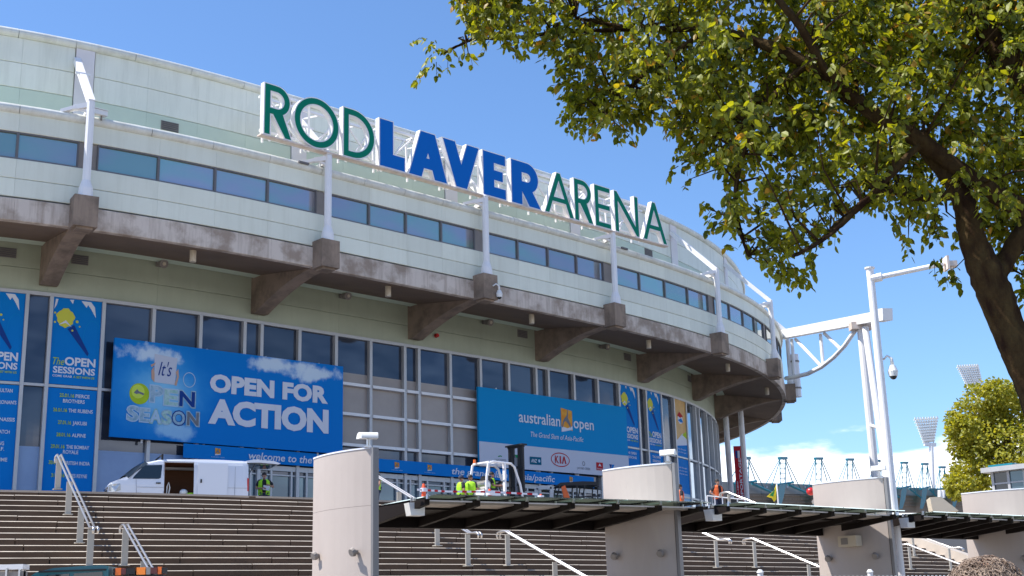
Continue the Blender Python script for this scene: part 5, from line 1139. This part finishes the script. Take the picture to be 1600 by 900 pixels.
    m_ = MB(); m_.prism([(L - .08, 1.95), (L + .2, 2.02), (L + .95, 1.97), (L + 1.18, 1.88), (L + 1.12, 1.85), (L + .4, 1.90), (L - .05, 1.88)], -.78, .78, lambda a, b_, h: (a, h, b_)); tg = obj('tailgate', m_, M_VAN, t, world=False)
    m_ = MB(); m_.prism([(L + .05, 1.875), (L + .5, 1.89), (L + 1.05, 1.84), (L + .5, 1.83)], -.7, .7, lambda a, b_, h: (a, h, b_)); obj('tailgate_glass', m_, M_GLASSD, tg, world=False)
    m_ = MB(); m_.bar((L - .05, -.75, 1.3), (L + .25, -.75, 1.86), .03, .03); obj('gas_strut', m_, M_BLACK, tg, world=False)
    # things lying in the cargo bay are parts of the load
    return t
vt = van(); vp = W(167, 752, 6.55)
VB = rad(24); V0 = at(170, 750, 45.2); vt.location = (V0.x - .05, V0.y, PZ - .12); vt.rotation_euler = (0, 0, VB); vt.location.z = PZ + .04; vt.scale = (1, 1, .93)
def vloc(x, y, z): c, s = math.cos(VB), math.sin(VB); return Vector((vt.location.x + x * c - y * s, vt.location.y + x * s + y * c, vt.location.z + z))
m = MB(); c = vloc(2.55, -.6, .66); m.ball(c, .15, 12, 8, (1, 1, .85)); tag(obj('helmet', m, M_CAM, smooth=True), 'round white helmet lying in the open side door of the van', 'helmet')
m = MB(); c = vloc(2.8, -.62, .60); m.ball(c, .13, 10, 6, (1.4, 1, .5)); tag(obj('folded_vest', m, M_HIVIS, smooth=True), 'crumpled lime vest lying in the open side door of the van', 'vest')
m = MB(); m.tube([vloc(1.95, -.7, .62), vloc(1.95, -.7, .85), vloc(2.0, -.72, 1.0), vloc(2.05, -.7, .82), vloc(2.02, -.7, .6)], .02, 6); tag(obj('cable_loop', m, M_CAM), 'pale looped cable hanging just inside the van side door', 'cable')

# ------------------------------------------------------------------ forklift
def forklift(loc, rz):
    t = thing('forklift', 'white forklift with black mast and gas bottle facing right on the plaza', 'forklift', loc, rz)
    def o(n, m, mt, p=t, sm=False): return obj(n, m, mt, p, smooth=sm, world=False)
    m = MB(); m.prism([(-1.15, .35), (-1.22, .6), (-1.15, 1.0), (-.95, 1.05), (-.3, 1.05), (-.25, .55), (.55, .5), (.95, .75), (1.0, .5), (.9, .3)], -.55, .55, lambda a, b, h: (a, h, b)); o('chassis', m, M_VAN)
    m = MB(); m.box((-1.0, 0, .7), (.35, 1.14, .75)); o('counterweight', m, M_CAM)
    for y in (-.5, .5):
        m = MB(); m.tube([(-.98, y, 1.0), (-.95, y, 1.6), (-.85, y, 2.12), (-.6, y, 2.2), (.35, y, 2.17), (.55, y, 2.05), (.85, y, 1.35), (1.0, y, .7)], [.05] * 8, 6); o('guard_post', m, M_WHITE)
        m = MB(); m.bar((-.0, y, .9), (-.0, y, 2.18), .09, .12); o('guard_post', m, M_WHITE)
    m = MB()
    for x in (-.7, -.45, -.2, .05, .3): m.bar((x, -.5, 2.2), (x, .5, 2.2), .04, .03)
    for x in (-.8, .4): m.bar((x, -.5, 2.18), (x, .5, 2.18), .07, .06)
    o('guard_roof', m, M_WHITE)
    m = MB(); m.cyl((-.85, -.42, 1.28), (-.85, .42, 1.28), .19, .19, 16); m.cyl((-.85, -.48, 1.28), (-.85, -.42, 1.28), .1, .19, 16); o('gas_bottle', m, M_STEEL)
    m = MB(); m.box((-.35, 0, 1.12), (.45, .5, .12)); m.box((-.58, 0, 1.4), (.12, .5, .55)); o('seat', m, M_BLACK)
    m = MB(); m.cyl((.25, 0, 1.0), (.1, 0, 1.38), .03, .03, 8); m.cyl((.11, 0, 1.37), (.09, 0, 1.40), .2, .2, 16); o('steering_wheel', m, M_BLACK)
    for y in (-.38, -.2, .2, .38): m = MB(); m.bar((1.12, y, .15), (1.12, y, 2.95), .09, .14); o('mast_rail', m, M_BLACK)
    m = MB()
    for z in (.5, 1.4, 2.1, 2.95): m.box((1.12, 0, z), (.12, .95 if z > 2.9 else .85, .10))
    m.box((1.12, 0, 3.0), (.3, 1.05, .06)); o('mast_crosshead', m, M_BLACK)
    m = MB(); m.cyl((1.10, 0, .3), (1.10, 0, 2.5), .07, .07, 10); m.cyl((1.15, .1, .3), (1.15, .1, 2.6), .02, .02, 6); o('lift_cylinder', m, M_GREYPR)
    m = MB(); m.box((1.25, 0, .7), (.06, 1.0, .5)); o('carriage', m, M_BLACK)
    for y in (-.3, .3): m = MB(); m.box((1.75, y, .18), (1.0, .11, .045)); m.box((1.28, y, .5), (.05, .11, .7)); o('fork', m, M_BLACK)
    for x, r in ((.75, .33), (-.8, .27)):
        for y in (-.5, .5): m = MB(); m.cyl((x, y - .1, r), (x, y + .1, r), r, r, 18); wh = o('wheel', m, M_RUB); m = MB(); m.cyl((x, y - .115, r), (x, y + .115, r), r * .5, r * .5, 12); obj('rim', m, M_VAN, wh, world=False)
    m = MB(); m.cyl((-.9, .3, 2.2), (-.9, .3, 2.34), .06, .05, 10); o('beacon', m, M_ORL)
    return t
FK = at(776, 760, 52.6); FZ = PZ; FR = rad(42); fk_ = forklift((FK.x, FK.y, FZ), FR); fk_.scale = (1.0, 1.0, 1.02)
dv = person((FK.x - .25 * math.cos(FR), FK.y - .25 * math.sin(FR), FZ + .22), rad(80), 'driver in dark shirt and lime vest at the wheel of the forklift', M_HIVIS, hands={-1: ((-.26, -.12, 1.15), (-.12, -.36, 1.15)), 1: ((.26, -.12, 1.15), (.12, -.36, 1.15))}, hs=.95)

# ------------------------------------------------------------------ utility cart, cones, tape, barrier
ct = thing('utility_cart', 'small utility cart with flat black roof on thin posts right of the forklift', 'cart', (at(900, 770, 58).x, 58, PZ - .05), rad(8))
def oc(n, m, mt, p=ct, sm=False): return obj(n, m, mt, p, smooth=sm, world=False)
m = MB(); m.prism([(-.98, 1.78), (-.8, 1.93), (.2, 1.98), (.88, 1.95), (.95, 1.85), (.9, 1.80), (-.75, 1.80)], -.62, .62, lambda a, b, h: (a, h, b)); oc('roof', m, M_BLACK)
for a, b in (((-1.15, .75), (-.82, 1.82)), ((-.12, .8), (-.05, 1.82)), ((.85, .8), (.88, 1.82)), ((.12, .9), (.3, 1.8))):
    for y in (-.6, .6): m = MB(); m.cyl((a[0], y, a[1]), (b[0], y, b[1]), .03, .03, 6); oc('roof_post', m, M_BLACK)
m = MB(); m.bar((-.1, -.6, 1.28), (.92, -.6, 1.32), .05, .06); m.bar((-.1, .6, 1.28), (.92, .6, 1.32), .05, .06); oc('side_rail', m, M_BLACK)
m = MB(); m.prism([(-1.5, .4), (-1.5, .75), (-1.15, .85), (-.8, .5), (.2, .5), (.3, .85), (1.3, .85), (1.3, .4)], -.65, .65, lambda a, b, h: (a, h, b)); oc('body', m, M_GREENP)
m = MB(); m.cyl((-.85, 0, .8), (-.62, 0, 1.12), .025, .025, 6); m.tube([(-.62 + .05 * math.cos(a), .18 * math.sin(a), 1.14 + .17 * math.cos(a)) for a in [2 * math.pi * k / 12 for k in range(13)]], .016, 5); oc('steering_wheel', m, M_BLACK)
m = MB(); m.box((-.2, 0, .85), (.5, 1.1, .12)); m.box((.05, 0, 1.1), (.1, 1.1, .45)); oc('seat', m, M_BLACK)
for x in (-1.05, .95):
    for y in (-.6, .6): m = MB(); m.cyl((x, y - .1, .28), (x, y + .1, .28), .28, .28, 16); oc('wheel', m, M_RUB)
m = MB(); q = at(884, 764, 57.6); m.prism([(877, 761), (883, 758), (890, 776), (893, 788), (884, 788), (880, 774)], 0, .25, lambda a, b, h: at(a, b, 57.3) + Vector((0, h, 0))); tag(obj('safety_cover', m, M_HIVISO), 'crumpled orange safety cover hanging inside the utility cart', 'cover')
def cone(px, py, D, lab):
    p = at(px, py, D); m = MB(); z = PZ
    t = thing('traffic_post', lab, 'cone', (p.x, p.y, z - .02), group='orange posts along the tape'); m.cyl((0, 0, .04), (0, 0, p.z - z - .08), .09, .07, 12); m.cyl((0, 0, p.z - z - .08), (0, 0, p.z - z + .05), .07, .035, 12); obj('post', m, mat('post_orange', (0.80, 0.09, 0.02), 0.5), t, world=False)
    m = MB(); m.box((0, 0, .03), (.4, .4, .06)); obj('base', m, M_RUB, t, world=False); m = MB(); m.cyl((0, 0, .55), (0, 0, .68), .128, .126, 12); obj('band', m, M_PRINTW, t, world=False); return p
c1 = cone(662, 757, 46, 'orange post at the left end of the striped tape'); c2 = cone(765, 765, 48, 'orange post in front of the forklift'); c3 = cone(845, 773, 50, 'orange post left of the utility cart')
t = thing('safety_tape', 'red and white striped tape stretched in front of the forklift', 'tape', (c1.x, c1.y, PZ)); pts = [at(652, 765, 45.8), at(700, 768, 46.6), at(765, 768.5, 47.8), at(840, 772.5, 49)]
for k in range(3):
    a, b = pts[k], pts[k + 1]; n = 9
    for j in range(n):
        m = MB(); m.bar(a.lerp(b, j / n), a.lerp(b, (j + 1) / n), .01, .07); obj('stripe', m, M_RED if j % 2 else M_PRINTW, t)
t = thing('barrier_frame', 'pale grey square gate frame between the forklift and the utility cart', 'frame', (at(848, 775, 57).x, 57, PZ)); 
for a, b in (((838, 790), (838, 763)), ((838, 763), (862, 761)), ((862, 761), (862, 790))): m = MB(); m.bar(at(*a, 57), at(*b, 57), .16, .16); obj('tube', m, M_MULL, t)

# ------------------------------------------------------------------ teal truck and white barrier, bottom left
TK = at(128, 890, 24); tz = TK.z; t = thing('truck', 'teal truck cab roof with an amber and red light bar at the bottom left edge', 'truck', (TK.x, TK.y, 0), rad(4))
def ot(n, m, mt, p=t, sm=False): return obj(n, m, mt, p, smooth=sm, world=False)
m = MB(); m.prism([(-.76, 1.4), (-.74, tz - .16), (-.60, tz - .06), (-.30, tz + .005), (.2, tz + .03), (.55, tz + .035), (.66, tz + .01), (.68, 1.4)], -.75, .75, lambda a, b, h: (a, h, b)); cabo = ot('cab', m, M_TEAL)
m = MB(); m.prism([(-.62, tz - .60), (-.60, tz - .2), (-.4, tz - .12), (-.02, tz - .10), (0, tz - .6)], -.765, .765, lambda a, b, h: (a, h, b)); ot('door_window', m, M_GLASSD)
m = MB(); m.prism([(.06, tz - .60), (.06, tz - .10), (.56, tz - .08), (.60, tz - .6)], -.765, .765, lambda a, b, h: (a, h, b)); ot('rear_window', m, M_GLASSD)
m = MB(); m.bar((-.55, -.77, tz - .055), (.62, -.77, tz - .045), .03, .03); ot('roof_rail', m, M_BLACK)
m = MB(); m.prism([(-1.9, .5), (-1.9, 1.25), (-1.5, 1.42), (-.76, 1.45), (2.6, 1.45), (2.6, .5)], -.8, .8, lambda a, b, h: (a, h, b)); ot('body', m, M_TEAL)
for x in (-1.2, 1.7):
    for y in (-.75, .75): m = MB(); m.cyl((x, y - .12, .42), (x, y + .12, .42), .42, .42, 20); wq = ot('wheel', m, M_RUB); m = MB(); m.cyl((x, y - .13, .42), (x, y + .13, .42), .22, .22, 12); obj('rim', m, M_MULL, wq, world=False)
m = MB(); m.box((-1.93, 0, .6), (.1, 1.6, .25)); ot('bumper', m, M_GREYPR)
LBa, LBb = at(177, 886, 23.4), at(256, 886, 23.4); z1_, z0_ = at(215, 886.5, 23.4).z, at(215, 898, 23.4).z
lb = thing('light_bar', 'emergency light bar in amber red and dark segments on the teal truck roof', 'light bar', (LBa.x, LBa.y, z0_ - .02)); LBx = Plane(A=(LBa.x, LBa.y, 0), B=(LBb.x, LBb.y, 0))
segs = [(0, .04, M_BLACK), (.04, .16, M_ORL), (.16, .26, M_DRED), (.26, .44, M_BLACK), (.46, .64, mat('amber_lens', (1.0, 0.26, 0.02), .25)), (.65, .74, M_GREYW), (.74, .88, M_DRED), (.88, .96, M_ORL), (.96, 1.0, M_BLACK)]
for a, b, mm in segs:
    hz = .01 if mm in (M_BLACK, M_DRED) else 0
    obj('segment', board_box(LBx, a * LBx.L + .003, b * LBx.L - .003, z0_ + hz, z1_ - hz, -.26, hz), mm, lb)
obj('base', board_box(LBx, .02, LBx.L - .02, z0_ - .035, z0_, -.22, -.03), M_BLACK, lb)
for f in (.12, .85): obj('foot', board_box(LBx, f * LBx.L, f * LBx.L + .05, z0_ - .12, z0_ - .035, -.16, -.1), M_BLACK, lb)
WA, WB_ = at(-60, 882, 22), at(36, 882, 22); WP = Plane(A=(WA.x, WA.y, 0), B=(WB_.x, WB_.y, 0)); wt_, wb2 = at(10, 882, 22).z, at(10, 890, 22).z
t = thing('notice_rack', 'white topped rack with small pegs at the bottom left corner', 'rack', (WA.x, WA.y, 0)); obj('top_board', board_box(WP, 0, WP.L, wb2, wt_, -.3, 0), M_WHITE, t); obj('lower_panel', board_box(WP, .02, WP.L - .02, wb2 - 1.0, wb2 - .03, -.28, -.06), M_GREYW, t)
for k in range(5): obj('peg', board_box(WP, .1 + k * .22, .13 + k * .22, wb2 - .14, wb2 + .03 * (k % 2), -.03, .03), M_STEEL, t)
for x in (.02, WP.L - .08): obj('leg', board_box(WP, x, x + .06, 0, wb2 - .001, -.2, -.1), M_STEEL, t)

# ------------------------------------------------------------------ trees
def leaf_faces(mb, p, d, n, L_, W_):
    sd_ = d.cross(n).normalized(); k = len(mb.v); a = p; b = p + d * L_; q = p + d * L_ * .45 + n * L_ * .07
    cv = L_ * .10; mb.v += [tuple(a), tuple(p + d * L_ * .28 + sd_ * W_ * .95), tuple(p + d * L_ * .66 + sd_ * W_ * .8 - n * cv * .6), tuple(b - n * cv * 1.8), tuple(p + d * L_ * .66 - sd_ * W_ * .8 - n * cv * .6), tuple(p + d * L_ * .28 - sd_ * W_ * .95), tuple(p + d * L_ * .5 - n * cv)]
    mb.f += [(k, k + 1, k + 6), (k + 1, k + 2, k + 6), (k + 2, k + 3, k + 6), (k + 3, k + 4, k + 6), (k + 4, k + 5, k + 6), (k + 5, k, k + 6)]
rng = random.Random(11)
def rv(): 
    while True:
        v = Vector((rng.uniform(-1, 1), rng.uniform(-1, 1), rng.uniform(-1, 1)))
        if .05 < v.length < 1: return v.normalized()
TD0 = 13.0
tree = thing('foreground_tree', 'large elm tree with dark leaning trunk whose leafy boughs cover the top right', 'tree', (at(1700, 900, TD0).x + .7, TD0, 0))
def limb(name, pts, rs, n=14, wob=.06):
    P_ = [at(x, y, TD0 + dd) for x, y, dd in pts]; out = []; ro = []
    for i in range(len(P_) - 1):
        for j in range(6):
            f = j / 6; a = P_[max(i - 1, 0)]; b = P_[i]; c = P_[i + 1]; d = P_[min(i + 2, len(P_) - 1)]
            q = .5 * ((2 * b) + (c - a) * f + (2 * a - 5 * b + 4 * c - d) * f * f + (3 * b - a - 3 * c + d) * f ** 3); r = rs[i] + (rs[i + 1] - rs[i]) * f
            out.append(q + rv() * r * wob); ro.append(r * (1 + rng.uniform(-wob, wob)))
    out.append(P_[-1]); ro.append(rs[-1]); m = MB(); m.tube(out, ro, n)
    m.v = [tuple(Vector(v) + rv() * .012) for v in m.v]
    obj(name, m, M_BARK, tree, smooth=True); return list(zip(out, ro))
base = (at(1700, 900, TD0)); 
skel = []
tr = limb('trunk', [(1830, 1230, 0), (1745, 1050, 0), (1695, 830, 0), (1637, 660, 0), (1603, 575, 0), (1569, 495, 0), (1545, 435, 0), (1520, 375, 0), (1507, 320, 0), (1478, 272, .1), (1440, 228, .2)], [.44, .31, .235, .19, .172, .17, .18, .135, .115, .09, .06], 24, .03)
skel += limb('limb', [(1760, 455, .5), (1680, 385, .3), (1600, 330, .1), (1530, 288, 0), (1440, 222, 0), (1340, 160, .1), (1260, 100, .2), (1180, 64, .3), (1110, 46, .5), (1000, 45, .8), (900, 28, 1.1)], [.13, .12, .105, .095, .088, .08, .068, .055, .042, .03, .015])
skel += limb('limb', [(1545, 450, 0), (1572, 405, .1), (1600, 360, .1), (1650, 290, .2), (1700, 200, .4)], [.12, .10, .09, .08, .06])
skel += limb('limb', [(1700, 300, .2), (1640, 170, .3), (1592, 120, .4), (1556, 72, .5), (1530, 22, .5), (1505, -60, .5), (1450, -160, .4)], [.16, .15, .145, .13, .12, .10, .07])
skel += limb('limb', [(1507, 300, 0), (1440, 310, .3), (1380, 300, .4), (1320, 340, .2), (1280, 380, 0)], [.06, .045, .035, .025, .015])
skel += limb('limb', [(1340, 160, .1), (1290, 110, -.2), (1262, 60, -.4), (1235, 22, -.5), (1180, -40, -.6)], [.06, .05, .042, .035, .02])
skel += limb('limb', [(1440, 222, 0), (1375, 290, -.3), (1335, 330, -.4), (1290, 372, -.5), (1240, 400, -.6)], [.04, .032, .028, .02, .012])
skel += limb('limb', [(1260, 100, .2), (1200, 160, .3), (1160, 240, .4), (1150, 330, .5), (1170, 400, .5)], [.04, .034, .028, .02, .01])
skel += limb('limb', [(1110, 46, .5), (1040, 90, .6), (980, 140, .7), (940, 180, .7)], [.03, .024, .018, .01])
skel += limb('limb', [(1000, 45, .8), (880, 50, .9), (800, 60, 1.0), (740, 62, 1.0), (690, 85, 1.0)], [.025, .02, .016, .011, .006])
skel += limb('limb', [(1505, -60, .5), (1300, -90, .4), (1100, -80, .3), (900, -60, .4), (720, -50, .4)], [.09, .07, .055, .04, .02])
skel += limb('limb', [(1450, -160, .4), (1600, -250, 0), (1760, -300, 0)], [.08, .06, .03])
skel = [s for s in skel]
CROWN = [(700, -260), (690, -60), (715, 0), (728, 30), (742, 55), (772, 62), (800, 80), (838, 70), (872, 100), (876, 150), (892, 195), (930, 205), (975, 212), (1010, 178), (1042, 190), (1060, 225), (1088, 262), (1110, 300), (1098, 330), (1115, 362), (1150, 372), (1180, 395), (1200, 425), (1238, 438), (1262, 420), (1290, 392), (1320, 352), (1352, 345), (1392, 378), (1425, 386), (1462, 382), (1500, 372), (1560, 395), (1605, 470), (1660, 560), (1740, 600), (1900, 560), (1900, -260)]
def inside(x, y, poly):
    c = False; n = len(poly)
    for i in range(n):
        x1, y1 = poly[i]; x2, y2 = poly[(i + 1) % n]
        if (y1 > y) != (y2 > y) and x < (x2 - x1) * (y - y1) / (y2 - y1) + x1: c = not c
    return c
def edge_d(x, y, poly):
    best = 1e9; n = len(poly)
    for i in range(n):
        x1, y1 = poly[i]; x2, y2 = poly[(i + 1) % n]; dx, dy = x2 - x1, y2 - y1; f = max(0, min(1, ((x - x1) * dx + (y - y1) * dy) / (dx * dx + dy * dy))); best = min(best, math.hypot(x - x1 - f * dx, y - y1 - f * dy))
    return best
from mathutils import noise as mn
leaves = MB(); twigs = MB(); ncl = 0; tries = 0
extra = [(655, 62), (672, 72), (690, 78), (668, 95), (682, 108), (700, 96), (712, 84), (735, 90), (655, 118), (665, 112), (760, 72), (725, 70), (1470, 412), (1485, 425), (1460, 418), (1495, 440), (1478, 438), (1240, 442), (1256, 436), (1215, 432), (915, 206), (1050, 268), (1075, 285), (1140, 385)]
CL = [(x, y, TD0 + 1 + rng.uniform(-.2, .2), .55) for x, y in extra]
while ncl < 3700 and tries < 160000:
    tries += 1; x = rng.uniform(640, 1900); y = rng.uniform(-260, 600)
    if not inside(x, y, CROWN): continue
    if not (-60 < y and x < 1680) and rng.random() < .45: continue
    ed = edge_d(x, y, CROWN); D = TD0 + .4 + (.45 + rng.gauss(0, .9)) * min(1, .25 + ed / 120)
    p = at(x, y, D)
    nz = mn.noise(p * .9) + .5 * mn.noise(p * 2.3)
    thin = .30 if (y > 60 and x > 1290) else .15
    if nz < -.23 + (.20 if y > 250 else 0) + (.12 if ed < 30 else 0) and rng.random() < .93: continue
    if min((p - q[0]).length for q in skel[::5]) > 2.6: continue
    CL.append((x, y, D, 1.0 if ed > 40 else .72)); ncl += 1
for x, y, D, sz in CL:
    c = at(x, y, D); q, r0 = min(skel[::3], key=lambda s_: (s_[0] - c).length_squared)
    out = (c - q); out = out.normalized() if out.length > .05 else rv(); d = (out * .8 + Vector((0, 0, -.35)) + rv() * .55).normalized(); L_ = .36 * sz
    a = c - d * L_ * .5; mid = c + Vector((0, 0, .02)); e = c + d * L_ * .5 - Vector((0, 0, .05))
    twigs.tube([a, mid, e], [.006, .004, .002], 3)
    if rng.random() < .16 * (1.3 if sz < 1 else 1): 
        m_ = q.lerp(a, .5) + rv() * .12 + Vector((0, 0, .08)); twigs.tube([q, q.lerp(m_, .6), m_, a], [min(.022, r0 * .5), .014, .010, .006], 4)
    n = int((18 if sz == 1 else 13 if sz > .6 else 9) * rng.uniform(.8, 1.25))
    for k in range(n):
        f = (k + rng.random()) / n; pp_ = a.lerp(mid, f * 2) if f < .5 else mid.lerp(e, f * 2 - 1); sdv = d.cross(UZ); sdv = sdv.normalized() if sdv.length > .1 else rv()
        dl = (d * .35 + sdv * (1 if k % 2 else -1) * rng.uniform(.3, 1) + rv() * .6 + Vector((0, 0, -.55))).normalized(); nn2 = (UZ * .7 + rv() * .9).normalized()
        if abs(dl.dot(nn2)) > .9: nn2 = rv()
        nn2 = (nn2 - dl * nn2.dot(dl)).normalized(); l_ = rng.triangular(.05, .13, .085); leaf_faces(leaves, pp_ + rv() * .05 * sz, dl, nn2, l_, l_ * rng.uniform(.25, .36))
obj('foliage', leaves, M_LEAF, tree, kind='stuff'); obj('twigs', twigs, M_BARK, tree, kind='stuff')

def far_tree(loc, blobs, n, lsz, lab, trunk_h, seed=1):
    r_ = random.Random(seed); t = thing('background_tree', lab, 'tree', loc); m = MB(); bx, by, bz = loc
    m.tube([(bx, by, bz), (bx + .2, by, bz + trunk_h * .5), (bx - .1, by, bz + trunk_h)], [.45, .34, .22], 12); obj('trunk', m, M_BARK, t, smooth=True)
    for k in range(7):
        b = blobs[k % len(blobs)]; m = MB(); s_ = Vector((bx, by, bz + trunk_h * r_.uniform(.5, .95))); m.tube([s_, s_.lerp(Vector(b[0]), .5) + Vector((0, 0, .3)), Vector(b[0])], [.15, .10, .04], 6); obj('limb', m, M_BARK, t)
    lv = MB()
    for k in range(n):
        c, R = blobs[min(int(r_.random() * len(blobs)), len(blobs) - 1)]; v = Vector((r_.gauss(0, 1), r_.gauss(0, 1), r_.gauss(0, 1))).normalized(); rad_ = r_.uniform(.35, 1.0) ** .5
        if mn.noise(Vector(c) * .3 + v * 2.4) < -.12: continue
        p = Vector(c) + Vector((v.x * R[0], v.y * R[1], v.z * R[2])) * rad_ * (1 + .22 * mn.noise(v * 3 + Vector(c)))
        d = (v + Vector((r_.uniform(-1, 1), r_.uniform(-1, 1), r_.uniform(-1, .4)))).normalized(); nn2 = (v + Vector((r_.uniform(-1, 1), r_.uniform(-1, 1), r_.uniform(-1, 1))) * .8).normalized()
        if abs(d.dot(nn2)) > .95: continue
        nn2 = (nn2 - d * nn2.dot(d)).normalized(); l_ = lsz * r_.uniform(.6, 1.2); leaf_faces(lv, p, d, nn2, l_, l_ * .35)
    obj('crown', lv, M_LEAF2, t, kind='stuff')
bl = []
rb = random.Random(5)
for (x, y, r) in [(1545, 628, 1.5), (1515, 655, 1.3), (1575, 640, 1.7), (1600, 665, 2.0), (1540, 680, 1.8), (1512, 690, 1.2), (1570, 705, 2.0), (1610, 720, 2.0), (1530, 725, 1.6), (1510, 752, 1.2), (1545, 755, 1.8), (1590, 760, 2.0), (1640, 650, 2.4), (1650, 710, 2.6), (1700, 690, 2.6), (1625, 625, 1.6), (1500, 762, .8), (1505, 670, .9), (1560, 615, 1.0), (1524, 702, 1.0), (1556, 660, 1.1)]:
    bl.append((tuple(at(x, y, 72 + rb.uniform(-1.5, 1.5))), (r, r, r * .85)))
far_tree((at(1600, 900, 72).x, 72, 0), bl, 46000, .20, 'yellow green bushy tree beyond the kiosk at the right edge', 11.0)
